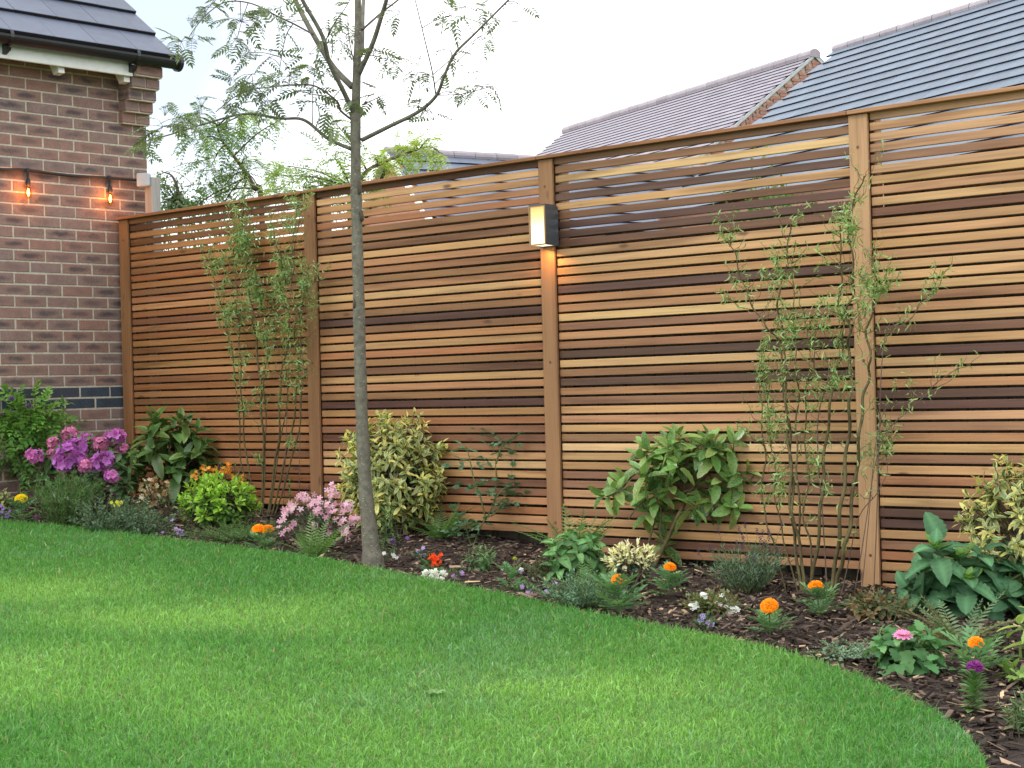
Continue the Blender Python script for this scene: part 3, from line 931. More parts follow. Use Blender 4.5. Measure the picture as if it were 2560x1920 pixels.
# ================================================================== HOUSES BEYOND THE FENCE
DB = np.array([.9265, -.376, 0.0]); DB /= np.linalg.norm(DB)
def house(name, label, ridge_pt, d, g_, pitch, rows, gauge, tw, length, tile, sign, parts_cols, eave_extra=0.15, gable=True):
    """ridge_pt: end of the ridge in view; the ridge runs from it along sign*d; g_: horizontal downslope direction of the slope in view"""
    t = empty(name, (ridge_pt[0], ridge_pt[1], 0), label, 'house', 'houses beyond the fence')
    ca, sa = math.cos(pitch), math.sin(pitch)
    x_ax = d * sign
    dn = g_ * ca - np.array([0, 0, sa])              # down the slope
    up = -dn
    nz_ = np.cross(d, up); nz_ = nz_ if nz_[2] > 0 else -nz_
    Th = 0.032 if gauge > 0.25 else 0.027
    ax = np.cross(up, nz_)                            # right handed x axis for the tile
    rot = Matrix((tuple(ax), tuple(up), tuple(nz_))).transposed().to_euler()
    tm = tile_mesh(tw, gauge + 0.05, Th, tile, M['slate_edge_shade'])
    cnt = 0; rest = Geo(); ncol = int(length / tw)
    V0 = np.array([v.co[:] for v in tm.vertices])
    tilt = Th / (gauge + 0.05)
    for r in range(rows):
        for c in range(ncol + 1):
            off = (c + (0.5 if r % 2 else 0.0)) * tw
            if off > length: continue
            P = ridge_pt + x_ax * (off + (0 if r % 2 == 0 else 0)) + dn * (gauge * (r + 1) + 0.02)
            if c < parts_cols and cnt < 298:
                o = link('roof_tile', tm, t); o.rotation_euler = rot
                o.location = Vector(P + nz_ * rng.uniform(0, 0.002)) - t.location
                cnt += 1
            else:
                W = V0 @ np.stack([ax, up, nz_]) + P
                rest.add(W, [(4, 5, 6, 7), (0, 1, 9, 8), (8, 9, 5, 4)])
    if rest.n:
        ro = setp(rest.obj('roof_tiles', tile, t), kind='stuff')
        ro.data.materials.append(M['slate_edge_shade'])
        mi = np.zeros(len(ro.data.polygons), np.int32); mi[1::3] = 1  # front faces of the joined tiles get the painted shadow too
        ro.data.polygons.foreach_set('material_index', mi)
    # body: gable box under the roof
    gl = 0.06 if gable == 'bricks' else 0.12                                          # verge overhang of the tiles
    H = rows * gauge
    half = H * ca - 0.1
    def pt(a, s, z): return ridge_pt + x_ax * a + g_ * s + np.array([0, 0, z - ridge_pt[2]])
    zr = ridge_pt[2] - 0.06; ze = ridge_pt[2] - H * sa - 0.02
    g = Geo()
    V = []
    for a in (gl - tw / 2, length):
        V += [pt(a, half, -0.6), pt(a, half, ze), pt(a, 0, zr), pt(a, -half, ze), pt(a, -half, -0.6)]
    g.add(V, [(0, 1, 6, 5), (1, 2, 7, 6), (2, 3, 8, 7), (3, 4, 9, 8)], [(0, 1, 2), (0, 2, 4), (2, 3, 4), (5, 7, 6), (5, 9, 7), (7, 9, 8)])
    g.obj('wall', M['mortar'] if gable == 'bricks' else M['brick_far'], t)
    g = Geo()                                          # far slope of the roof
    a0 = -tw / 2
    V = [pt(a0, -0.02, ridge_pt[2] + 0.0), pt(length, -0.02, ridge_pt[2] + 0.0), pt(length, -half - .2, ze), pt(a0, -half - .2, ze),
         pt(a0, -0.02, ridge_pt[2] + 0.03), pt(length, -0.02, ridge_pt[2] + 0.03), pt(length, -half - .2, ze + 0.03), pt(a0, -half - .2, ze + 0.03)]
    g.add(V, [(0, 3, 2, 1), (4, 5, 6, 7), (0, 1, 5, 4), (1, 2, 6, 5), (2, 3, 7, 6), (3, 0, 4, 7)])
    g.obj('rear_roof_slope', tile, t)
    # ridge tiles
    rr = 0.16 if gable == 'bricks' else 0.12
    rg = Geo(); k = 10
    an = np.linspace(-0.15 * math.pi, 1.15 * math.pi, k)
    Lr = 0.44
    V = []
    for a in (0, Lr):
        for q in an: V.append((a, rr * math.cos(q), rr * math.sin(q) * 0.85))
    rg.add(V, [(i, i + 1, k + i + 1, k + i) for i in range(k - 1)] + [tuple(range(0, 4))[::-1], (0, 3, 4, 5)[::-1], (0, 5, 6, 7)[::-1], (0, 7, 8, 9)[::-1]])
    rm = mk_mesh('ridge_tile', np.concatenate(rg.V), np.concatenate(rg.Q), None, None, M['ridge'])
    yax = np.cross((0, 0, 1.0), x_ax)
    rrot = Matrix((tuple(x_ax), tuple(yax), (0, 0, 1))).transposed().to_euler()
    for i in range(int(length / (Lr + 0.01)) + 1):
        o = link('ridge_tile', rm, t); o.rotation_euler = rrot
        o.location = Vector(ridge_pt + x_ax * (i * (Lr + 0.01) - tw / 2 - 0.02) + np.array([0, 0, -0.02 + 0.004 * (i % 2)])) - t.location
    return t, x_ax, dn, nz_, pt

GB = np.array([-.376, -.9265, 0.0]); GB /= np.linalg.norm(GB)
PT = R(37.2)
RB = at_depth(2107, 117, 30.0)
hB, *_ = house('house', 'brick house with the large blue grey tiled roof at the right', RB, DB, GB, PT, 18, 0.316, 0.34, 9.0, M['tile_blue'], 1, 21)
RA = at_depth(2028, 137, 36.0)
# the length of the ridge follows from its far end
best = min((abs(((lambda v: 1280 + FPX * (v @ CR) / (v @ CF))(RA - DB * s - O)) - 1418), s) for s in np.linspace(2, 16, 600))[1]
hA, xa, dnA, nA, ptA = house('house', 'brick house with the purple grey tiled roof and brick gable in the middle', RA, DB, GB, PT, 24, 0.188, 0.26, best, M['tile_purple'], -1, 13, gable='bricks')
# gable brickwork of that house: each brick in view, plus the toothed verge and its pale mortar edge
bm_far = brick_mesh(0.215, 0.06, 0.065, M['brick_far'])
cnt = 0
rotA = Matrix((tuple(-GB), tuple(DB), (0, 0, 1))).transposed().to_euler()
for r in range(44):
    z = RA[2] - 0.20 - 0.075 * r
    hw = (RA[2] - 0.12 - z) / math.tan(PT)
    s = hw - 0.10; k = 0
    while s > max(-hw + 0.1, hw - 1.25) and cnt < 295:
        sc = s - (0.1125 if r % 2 else 0)
        o = link('brick', bm_far, hA); o.rotation_euler = rotA
        o.location = Vector(RA + GB * (sc - 0.05) + np.array([0, 0, z - RA[2]]) + DB * (0.078 + rng.uniform(-.002, .002))) - hA.location
        s -= 0.225; k += 1; cnt += 1
g = Geo()
for sgn in (1,):
    for i in range(15):
        c = RA + dnA * (0.26 + 0.27 * i) + np.array([0, 0, -0.15]) + DB * 0.09
        A_ = np.stack([dnA * 0.05, DB * 0.022, np.cross(dnA, DB) * 0.03])
        cub = np.array([[-1, -1, -1], [1, -1, -1], [1, 1, -1], [-1, 1, -1], [-1, -1, 1], [1, -1, 1], [1, 1, 1], [-1, 1, 1]], float)
        g.add(cub @ A_ + c, [(0, 3, 2, 1), (4, 5, 6, 7), (0, 1, 5, 4), (1, 2, 6, 5), (2, 3, 7, 6), (3, 0, 4, 7)])
g.obj('verge_teeth', M['brick_far'], hA)
for gg, nm in ((GB, 1), (-GB, 2)):
    dd = gg * math.cos(PT) - np.array([0, 0, math.sin(PT)])
    A_ = np.stack([dd * 2.3, DB * 0.018, np.cross(dd, DB) * 0.03])
    g = Geo(); g.add(np.array([[-1, -1, -1], [1, -1, -1], [1, 1, -1], [-1, 1, -1], [-1, -1, 1], [1, -1, 1], [1, 1, 1], [-1, 1, 1]], float) @ A_ + RA + dd * 2.32 + DB * 0.118 + np.array([0, 0, -0.035]),
                     [(0, 3, 2, 1), (4, 5, 6, 7), (0, 1, 5, 4), (1, 2, 6, 5), (2, 3, 7, 6), (3, 0, 4, 7)])
    g.obj('verge', M['verge'], hA)
DC = np.array([.376, .9265, 0.0]); DC /= np.linalg.norm(DC)
GC = np.array([.9265, -.376, 0.0]); GC /= np.linalg.norm(GC)
RC = at_depth(987, 379, 28.0)
hC, xc, dnC, nC, ptC = house('house', 'low brick house with a dark blue roof just left of the middle house', RC, DC, GC, R(40), 8, 0.30, 0.34, 7.5, M['tile_dark'], 1, 22)
for gg in (GC, -GC):
    dd = gg * math.cos(R(40)) - np.array([0, 0, math.sin(R(40))])
    A_ = np.stack([dd * 1.2, DC * 0.05, np.cross(dd, DC) * 0.03])
    g = Geo(); g.add(np.array([[-1, -1, -1], [1, -1, -1], [1, 1, -1], [-1, 1, -1], [-1, -1, 1], [1, -1, 1], [1, 1, 1], [-1, 1, 1]], float) @ A_ + RC + dd * 1.2 - DC * 0.16 + np.array([0, 0, -0.02]),
                     [(0, 3, 2, 1), (4, 5, 6, 7), (0, 1, 5, 4), (1, 2, 6, 5), (2, 3, 7, 6), (3, 0, 4, 7)])
    g.obj('verge', M['white'], hC)
# pink cloths on a line in the next garden, glimpsed between the slats
ln = empty('washing_line', (2.6, 2.2, 0.3), 'washing line on two posts beyond the fence, glimpsed between slats', 'washing line')
g = Geo(); g.tube(smooth_line([(1.2, 2.6, 2.16), (3.0, 2.2, 2.10), (5.4, 1.7, 2.16)], 16), 0.004, 5); g.obj('line', M['white'], ln)
for p in ((1.2, 2.6), (5.4, 1.7)):
    g = Geo(); g.tube([(p[0], p[1], 0.2), (p[0], p[1], 2.17)], 0.02, 8); g.obj('pole', M['greypost'], ln)
for px_, py_, lab in ((1277, 548, 'pink cloth on the washing line glimpsed left of the wall lamp'), (1535, 527, 'pink cloth on the washing line glimpsed right of the wall lamp'),
                      (1888, 527, 'pink cloth on the washing line glimpsed near the right hand willow')):
    best_ = min(((abs((lambda v: 1280 + FPX * (v @ CR) / (v @ CF))(np.array([x_, 2.9 - 0.2143 * (x_ - 0.0) - 0.043, 2.1]) - O) - px_)), x_) for x_ in np.linspace(0.8, 5.6, 200))[1]
    yy = 2.857 - 0.2143 * best_
    g = Geo()
    V, Q = [], []
    for i in range(7):
        for k in range(5):
            V.append((best_ - 0.09 + 0.03 * i, yy + 0.018 * math.sin(i * 1.3 + k * 0.5), 2.12 - 0.05 * k))
    Q = [(i * 5 + k, (i + 1) * 5 + k, (i + 1) * 5 + k + 1, i * 5 + k + 1) for i in range(6) for k in range(4)]
    g.add(V, Q)
    o = g.obj('cloth', M['pink'], None, True)
    sdm = o.modifiers.new('solid', 'SOLIDIFY'); sdm.thickness = 0.004
    setp(o, lab, 'cloth', 'pink cloths on the washing line')

# ================================================================== PLANT KIT
def leaf_t(shape, w, rows=5, fold=0.18, droop=0.15, tooth=0.0, cm=(1, 1, 1), ce=None, wave=0.0, twist=0.0, petiole=0.0, ncol=3, vein=None, pleat=0.0):
    """unit long leaf along +Y, upper face +Z; colours: middle cm, margin ce"""
    ce = cm if ce is None else ce
    ts = np.linspace(0, 1, rows)
    if shape == 'lance': wf = lambda t: (t + 0.04) ** 0.6 * (1 - t) ** 0.85 * 1.75
    elif shape == 'ovate': wf = lambda t: (t + 0.02) ** 0.45 * (1 - t) ** 0.7 * 1.65
    elif shape == 'obovate': wf = lambda t: (t + 0.02) ** 0.9 * (1 - t) ** 0.42 * 1.85
    elif shape == 'petal': wf = lambda t: (t + 0.08) ** 0.8 * (1.04 - t) ** 0.3 * 1.45
    else: wf = lambda t: (t + 0.05) ** 0.3 * (1.02 - t) ** 0.4 * 1.2
    wmax = max(wf(q) for q in np.linspace(0, 1, 60)); wf0 = wf
    wf = lambda t: wf0(t) / wmax
    cs = np.linspace(-1, 1, ncol)
    V, C = [], []
    for i, t in enumerate(ts):
        ww = w / 2 * max(wf(min(t, 1.0)), 0.0)
        if i == rows - 1: ww = 0.0015 * w if shape != 'petal' else w * 0.28
        if tooth and 0 < i < rows - 1: ww *= 1 + tooth * (1 if i % 2 else -1)
        tw = twist * t
        for c in cs:
            x = c * ww
            z = fold * abs(c) * ww * 2 - droop * t * t + wave * math.sin(t * 9 + c * 2) * ww + pleat * ww * abs(c) * (1 if i % 2 else -1)
            yy = petiole + (1 - petiole) * t - (0.10 * droop * t)
            x2 = x * math.cos(tw) - (z) * math.sin(tw) * (1 if twist else 0)
            z2 = z if not twist else x * math.sin(tw) + z * math.cos(tw)
            V.append((x2, yy, z2))
            e = abs(c)
            k = 0.0 if e < 0.55 else 1.0
            cc_ = np.array(cm) * (1 - k) + np.array(ce) * k
            if vein is not None and e < 0.1: cc_ = np.array(vein)
            elif pleat: cc_ = cc_ * (1.06 if i % 2 else 0.94)
            C.append(cc_)
    Q = [(i * ncol + c, i * ncol + c + 1, (i + 1) * ncol + c + 1, (i + 1) * ncol + c) for i in range(rows - 1) for c in range(ncol - 1)]
    V, C = np.array(V), np.array(C)
    if petiole:
        b = len(V); r = 0.012
        V = np.vstack([V, [(-r, 0, 0), (r, 0, 0), (r, petiole * 1.15, 0.0), (-r, petiole * 1.15, 0.0)]])
        C = np.vstack([C, np.tile(np.array(cm) * 0.8, (4, 1))])
        Q = Q + [(b, b + 1, b + 2, b + 3)]
    return V, np.array(Q, int), np.zeros((0, 3), int), C

def pinnate_t(pairs, ll, lw, cm, ce=None, droop=0.3, start=0.18, taper=True, term=True, angle=62, leafshape='lance', zig=0.1):
    """compound leaf: unit long rachis along +Y with leaflets on both sides"""
    g = Geo()
    def rach(t): return np.array([0.0, t, -droop * t * t])
    P = np.array([rach(t) for t in np.linspace(0, 1, 6)])
    g.tube(P, np.linspace(0.010, 0.005, 6), 3, np.array(cm) * 0.75, cap=False)
    lt = leaf_t(leafshape, lw / ll, 3, 0.2, 0.12, cm=cm, ce=ce)
    for i in range(pairs):
        f = i / max(pairs - 1, 1)
        t = start + (0.96 - start) * f
        L = ll * ((0.55 + 0.45 * math.sin(math.pi * (0.25 + 0.6 * f))) if not taper else (1.0 - 0.72 * f ** 1.3))
        for s in (-1, 1):
            a = R(angle - 22 * f)
            y = np.array([[s * math.sin(a), math.cos(a), -0.25 * droop + rng.uniform(-zig, zig)]])
            u = np.array([[rng.uniform(-.2, .2), rng.uniform(-.2, .2), 1.0]])
            g.inst(lt, frames(y, u, L), rach(t)[None])
    if term:
        y = np.array([[0, 1, -droop]]); g.inst(lt, frames(y, np.array([[0, 0, 1.0]]), ll * (0.95 if not taper else 0.4)), rach(0.98)[None])
    return g.arrays()

def flower_t(n_pet, plen, pw, col, cc=None, cup=0.5, ccol=None, two=False):
    """flower facing +Z, unit scale"""
    g = Geo()
    pt_ = leaf_t('petal', pw, 4, 0.10, 0.22, cm=col, ce=cc, wave=0.25)
    for ring in range(2 if two else 1):
        k = n_pet
        az = np.arange(k) * 2 * math.pi / k + ring * math.pi / k
        el = cup + 0.5 * ring
        Y = np.stack([np.cos(az) * math.cos(el), np.sin(az) * math.cos(el), np.full(k, math.sin(el))], 1)
        U = np.stack([-np.cos(az) * math.sin(el), -np.sin(az) * math.sin(el), np.full(k, math.cos(el))], 1)
        g.inst(pt_, frames(Y, U, plen * (1 - 0.25 * ring)), np.zeros((k, 3)))
    if ccol is not None:
        V, Q = lathe([(0.002, 0.10), (0.05, 0.08), (0.06, 0.02)], (0, 0, 0), 6)
        g.add(V, Q, None, ccol)
    return g.arrays()

def pompom_t(n, col, flat=0.62, pl=0.5, dark=0.8, ragged=0.15):
    """dense double flower head, radius about 1, dome up +Z"""
    g = Geo()
    pt_ = leaf_t('petal', 0.62, 4, -0.25, 0.25, cm=col, ce=tuple(np.array(col) * 1.05), wave=0.5)
    i = np.arange(n); z = 1 - 1.12 * (i + 0.5) / n; az = i * 2.39996
    rr = np.sqrt(np.clip(1 - z * z, 0, 1))
    D = np.stack([rr * np.cos(az), rr * np.sin(az), z], 1)
    Y = nrm(D + rng.normal(0, ragged, D.shape) + np.stack([np.cos(az), np.sin(az), 0 * az], 1) * 0.35)
    U = nrm(np.stack([-np.cos(az) * 0.5, -np.sin(az) * 0.5, np.ones(n)], 1) + rng.normal(0, 0.2, (n, 3)))
    P = D * np.array([0.62, 0.62, flat * 0.62])
    g.inst(pt_, frames(Y, U, pl), P, np.repeat(rng.uniform(dark, 1.1, n)[:, None], 3, 1))
    V, Q = lathe([(0.01, flat * 0.52), (0.35, flat * 0.45), (0.60, flat * 0.1), (0.45, -0.3), (0.14, -0.45), (0.12, -0.7)], (0, 0, 0), 10)
    cc = np.array([np.array(col) * 0.55 if k < 30 else np.array((0.12, 0.19, 0.05)) for k in range(len(V))])
    g.add(V, Q, None, cc)
    return g.arrays()

def tmesh(name, tm, mat, smooth=True):
    return mk_mesh(name, *tm, mat=mat, smooth=smooth)

def mat4(X, P):
    m = Matrix.Identity(4)
    for i in range(3):
        for j in range(3): m[i][j] = X[i, j]
        m[i][3] = P[i]
    return m

def put_parts(name, meshes, X, P, parent, tints=None):
    b = Matrix.Translation(-world_loc(parent))
    for i in range(len(P)):
        o = link(name, meshes[i % len(meshes)], parent)
        o.matrix_local = b @ mat4(X[i], P[i])
    return

def dome_dirs(n, lo=-0.15, hi=1.0, jit=0.25):
    i = np.arange(n) + 0.5
    z = lo + (hi - lo) * (1 - i / n)
    az = i * 2.39996 + rng.uniform(0, 6.28)
    r = np.sqrt(np.clip(1 - z * z, 0.02, 1))
    return nrm(np.stack([r * np.cos(az), r * np.sin(az), z], 1) + rng.normal(0, jit, (n, 3)))

def rosettes(tips, tdir, per, ll, s0=25, s1=95, back=0.06, jit=0.22):
    """whorls of leaves at the shoot tips -> leaf positions, axes, normals, lengths"""
    P, Y, U, L = [], [], [], []
    for t, d in zip(tips, tdir):
        d = nrm(d); a = nrm(np.cross(d, (0.3, 0.8, 0.2))); b_ = np.cross(d, a)
        k0 = rng.uniform(0, 6.28); n_ = max(2, per + int(rng.integers(-1, 2)))
        for k in range(n_):
            f = k / max(n_ - 1, 1)
            az = k0 + k * 2.39996
            s = R(s0 + (s1 - s0) * f + rng.normal(0, 8))
            y = d * math.cos(s) + (a * math.cos(az) + b_ * math.sin(az)) * math.sin(s)
            y = y + rng.normal(0, jit * 0.4, 3)
            P.append(t - d * back * f); Y.append(y); U.append(d + np.array([0, 0, 0.45]))
            L.append(ll * (0.62 + 0.42 * f) * rng.uniform(0.82, 1.15))
    return np.array(P), nrm(np.array(Y)), np.array(U), np.array(L)

def stems_to(g, foot, tips, r0, r1, lean=0.35, col=(1, 1, 1), n=6, spread=0.03):
    for t in tips:
        f = foot + np.array([rng.normal(0, spread), rng.normal(0, spread), -0.01])
        mid = f * (1 - 0.55) + t * 0.55; mid[2] = f[2] + (t[2] - f[2]) * 0.6
        mid[:2] = f[:2] + (t[:2] - f[:2]) * lean
        P = smooth_line([f, mid, t], n)
        g.tube(P, np.linspace(r0, r1, n), 5, col, cap=False)

def tone(n, lo=0.78, hi=1.22, hue=0.08):
    v = rng.uniform(lo, hi, n)[:, None]
    return np.repeat(v, 3, 1) * (1 + rng.normal(0, hue, (n, 3)) * np.array([1, 0.4, 0.8]))

def view_basis(P):
    """right and away directions on the ground as seen from the garden side"""
    return np.array([CR[0], CR[1], 0]) / math.hypot(CR[0], CR[1]), np.array([CF[0], CF[1], 0]) / math.hypot(CF[0], CF[1])

def rosette_shrub(t, foot, W, Dp, H, zc, n_tip, per, ll, tmpl, mat, n_parts, lo=-0.1, smin=0.55, stem_r=(0.007, 0.003), stem_mat='twig',
                  s0=25, s1=95, wid=1.0, tones=(0.8, 1.2), shift=(0, 0), fill=0, leafname='leaf'):
    """shoots from the foot to a domed crown, whorls of leaves at their tips"""
    foot = np.asarray(foot, float); rt, aw = view_basis(foot)
    D = dome_dirs(n_tip, lo)
    rad = rng.uniform(smin, 1.0, n_tip) ** 0.7
    c = foot + np.array([0, 0, H * zc]) + rt * shift[0] + aw * shift[1]
    tips = c + (D[:, :1] * rt * W / 2 + D[:, 1:2] * aw * Dp / 2 + D[:, 2:] * np.array([0, 0, 1.0]) * H * np.where(D[:, 2:] > 0, 1 - zc, zc * 0.8)) * rad[:, None]
    tdir = nrm(D * np.array([1, 1, 0.7]) + np.array([0, 0, 0.75]))
    tdir = D[:, :1] * rt + D[:, 1:2] * aw + np.array([0, 0, 1.0]) * (np.abs(D[:, 2:]) * 0.7 + 0.7)
    g = Geo(); stems_to(g, foot, tips, stem_r[0], stem_r[1])
    g.obj('stem', M[stem_mat], t, True)
    P, Y, U, L = rosettes(tips, nrm(tdir), per, ll, s0, s1)
    o = rng.permutation(len(P)); P, Y, U, L = P[o], Y[o], U[o], L[o]
    tm = tmpl if isinstance(tmpl, list) else [tmpl]
    # the leaves that show largest become parts, the rest of the mass stays joined
    vis = np.argsort(-((P - c) @ (-aw) + 0.3 * P[:, 2]))
    idx_p, idx_r = vis[:n_parts], vis[n_parts:]
    if n_parts:
        meshes = [tmesh(leafname, q, M[mat]) for q in tm]
        put_parts(leafname, meshes, frames(Y[idx_p], U[idx_p], L[idx_p], wid), P[idx_p], t)
    if len(idx_r):
        g = Geo()
        for k, q in enumerate(tm):
            s = idx_r[k::len(tm)]
            if len(s): g.inst(q, frames(Y[s], U[s], L[s], wid), P[s], tone(len(s), *tones))
        setp(g.obj('foliage', M[mat], t, True), kind='stuff')
    return tips, nrm(tdir)

def leaf_cloud(t, c, rad, n, ll, tmpl, mat, upness=0.5, shell=0.5, tones=(0.75, 1.2), name='foliage', ground=None, wid=1.0):
    rt, aw = view_basis(c)
    D = nrm(rng.normal(0, 1, (n, 3)))
    r = rng.uniform(shell, 1.0, n) ** 0.8
    lum = 1 + 0.22 * np.sin(D[:, 0] * 5 + 1) * np.sin(D[:, 1] * 6) + 0.15 * np.sin(D[:, 2] * 8 + D[:, 0] * 5)
    r = r * lum
    P = np.asarray(c) + (D[:, :1] * rt * rad[0] + D[:, 1:2] * aw * rad[1] + D[:, 2:] * np.array([0, 0, 1.0]) * rad[2]) * r[:, None]
    if ground is not None: P[:, 2] = np.maximum(P[:, 2], ground + rng.uniform(0, 0.03, n))
    dirs = D[:, :1] * rt + D[:, 1:2] * aw + D[:, 2:] * np.array([0, 0, 1.0])
    Y = nrm(dirs + rng.normal(0, 0.6, (n, 3)) + np.array([0, 0, upness]))
    U = nrm(dirs * 0.6 + np.array([0, 0, 1.0]) + rng.normal(0, 0.4, (n, 3)))
    g = Geo()
    tm = tmpl if isinstance(tmpl, list) else [tmpl]
    L = ll * rng.uniform(0.7, 1.25, n)
    for k, q in enumerate(tm):
        g.inst(q, frames(Y[k::len(tm)], U[k::len(tm)], L[k::len(tm)], wid), P[k::len(tm)], tone(len(P[k::len(tm)]), *tones))
    return setp(g.obj(name, M[mat], t, True), kind='stuff')

def spikes(t, foot, W, H, n, ll, tmpl, mat, per=14, lean=0.55, tones=(0.75, 1.2), stem_mat='stem', leafw=1.0, wiggle=0.02, stemname='stem', hmin=0.55, upw=0.9):
    """upright leafy shoots out of one foot (rosemary, lavender, thyme ...)"""
    foot = np.asarray(foot, float); rt, aw = view_basis(foot)
    gs, gl = Geo(), Geo(); tips = []
    for i in range(n):
        az = rng.uniform(0, 6.28); rr = math.sqrt(rng.uniform(0, 1))
        b = foot + (rt * math.cos(az) + aw * math.sin(az)) * rr * W * 0.2
        h = H * rng.uniform(hmin, 1.0) * (1 - 0.25 * rr)
        tip = b + (rt * math.cos(az) + aw * math.sin(az)) * rr * W * 0.5 * lean / 0.55 * rng.uniform(0.5, 1.0) + np.array([0, 0, h])
        mid = (b + tip) / 2 + np.append(rng.normal(0, wiggle, 2), 0.04 * h)
        P = smooth_line([b, mid, tip], 7)
        gs.tube(P, np.linspace(0.0022, 0.0010, 7), 3, cap=False)
        tips.append((tip, nrm(P[-1] - P[-2])))
        k = per
        f = np.sort(rng.uniform(0.12, 1.0, k))
        pp = np.array([np.interp(f, np.linspace(0, 1, 7), P[:, q]) for q in range(3)]).T
        d = nrm(P[-1] - P[0])
        a2 = np.arange(k) * 2.4 + rng.uniform(0, 6)
        out = np.stack([np.cos(a2), np.sin(a2), np.zeros(k)], 1)
        Y = nrm(out * 1.0 + d * upw + rng.normal(0, 0.15, (k, 3)))
        U = nrm(d + rng.normal(0, 0.2, (k, 3)))
        gl.inst(tmpl, frames(Y, U, ll * rng.uniform(0.7, 1.15, k), leafw), pp, tone(k, *tones))
    gs.obj(stemname, M[stem_mat], t, True)
    setp(gl.obj('foliage', M[mat], t, True), kind='stuff')
    return tips

def part_at(name, mesh, parent, P, s, up=(0, 0, 1), spin=None):
    upv = nrm(np.asarray(up, float)); a = nrm(np.cross(upv, (0.21, 0.9, 0.13)))
    k = rng.uniform(0, 6.28) if spin is None else spin
    x = a * math.cos(k) + np.cross(upv, a) * math.sin(k)
    X = np.stack([x, np.cross(upv, x), upv], 1) * s
    o = link(name, mesh, parent)
    o.matrix_local = Matrix.Translation(-world_loc(parent)) @ mat4(X, np.asarray(P, float))
    return o

def plant(name, px, py, label, cat, group=None, dz=0.0):
    P = site(px, py); P[2] = gz(P[0]) + dz
    return empty(name, tuple(P), label, cat, group), P

def mpp(P): return depth_of(P) / FPX       # metres in one pixel of the photograph there

# leaf colours (linear)
G_AUC = (0.075, 0.165, 0.045); G_AUCY = (0.20, 0.27, 0.07); G_DARK = (0.030, 0.075, 0.028); G_MID = (0.065, 0.150, 0.040)
G_LIME = (0.23, 0.42, 0.045); G_GREY = (0.115, 0.165, 0.115); G_FERN = (0.115, 0.205, 0.055); G_BLUE = (0.055, 0.125, 0.075)

# ================================================================== ROWAN TREE
base = site(931, 1410); base[2] = gz(base[0])
TD = depth_of(base)
rowan = empty('rowan_tree', tuple(base), 'slender young rowan tree with smooth grey trunk at the lawn edge', 'tree')
def tp(px, py, dz=0.0): return at_depth(px, py, TD + dz)
tr = [(936, 1445), (932, 1405), (928, 1370), (922, 1310), (914, 1230), (908, 1120), (903, 1000), (899, 850), (896, 700), (893, 600), (890, 450), (889, 300), (892, 180), (895, 60), (894, -60), (896, -330)]
rpx = [34, 28, 22.5, 19.5, 17.5, 16, 15.5, 15, 14.5, 14, 13.2, 12.6, 10, 8.6, 8, 4]
P = smooth_line([tp(*p) for p in tr], 90)
rr = np.interp(np.linspace(0, 1, 90), np.linspace(0, 1, len(rpx)), rpx) * TD / FPX
rr = rr * (1 + 0.035 * np.sin(np.arange(90) * 0.9) + rng.normal(0, 0.012, 90))
g = Geo(); g.tube(P, rr, 14)
for i in range(len(P) - 1):                                     # bark scars and lenticels
    pass
trunk = g.obj('trunk', M['bark'], rowan, True)
g = Geo()
lent = leaf_t('ovate', 0.45, 3, 0.1, 0.0, cm=(0.9, 0.85, 0.75))
LP, LY, LU = [], [], []
for k in range(520):
    i = int(rng.integers(2, 80)); a = rng.uniform(0, 6.28)
    t_ = nrm(P[i + 1] - P[i]); u = nrm(np.cross(t_, (0, 1, 0))); v = np.cross(t_, u)
    nvec = u * math.cos(a) + v * math.sin(a)
    LP.append(P[i] + (P[i + 1] - P[i]) * rng.uniform() + nvec * (rr[i] * 1.0 + 0.0004)); LY.append(np.cross(nvec, t_)); LU.append(nvec)
g.inst(lent, frames(np.array(LY), np.array(LU), rng.uniform(0.004, 0.011, len(LP))), np.array(LP))
M['lenticel'] = plain('pale_lenticel', (0.34, 0.31, 0.25), 0.8, 0.2, 50, 0.1)
setp(g.obj('bark_marks', M['lenticel'], trunk), kind='stuff')
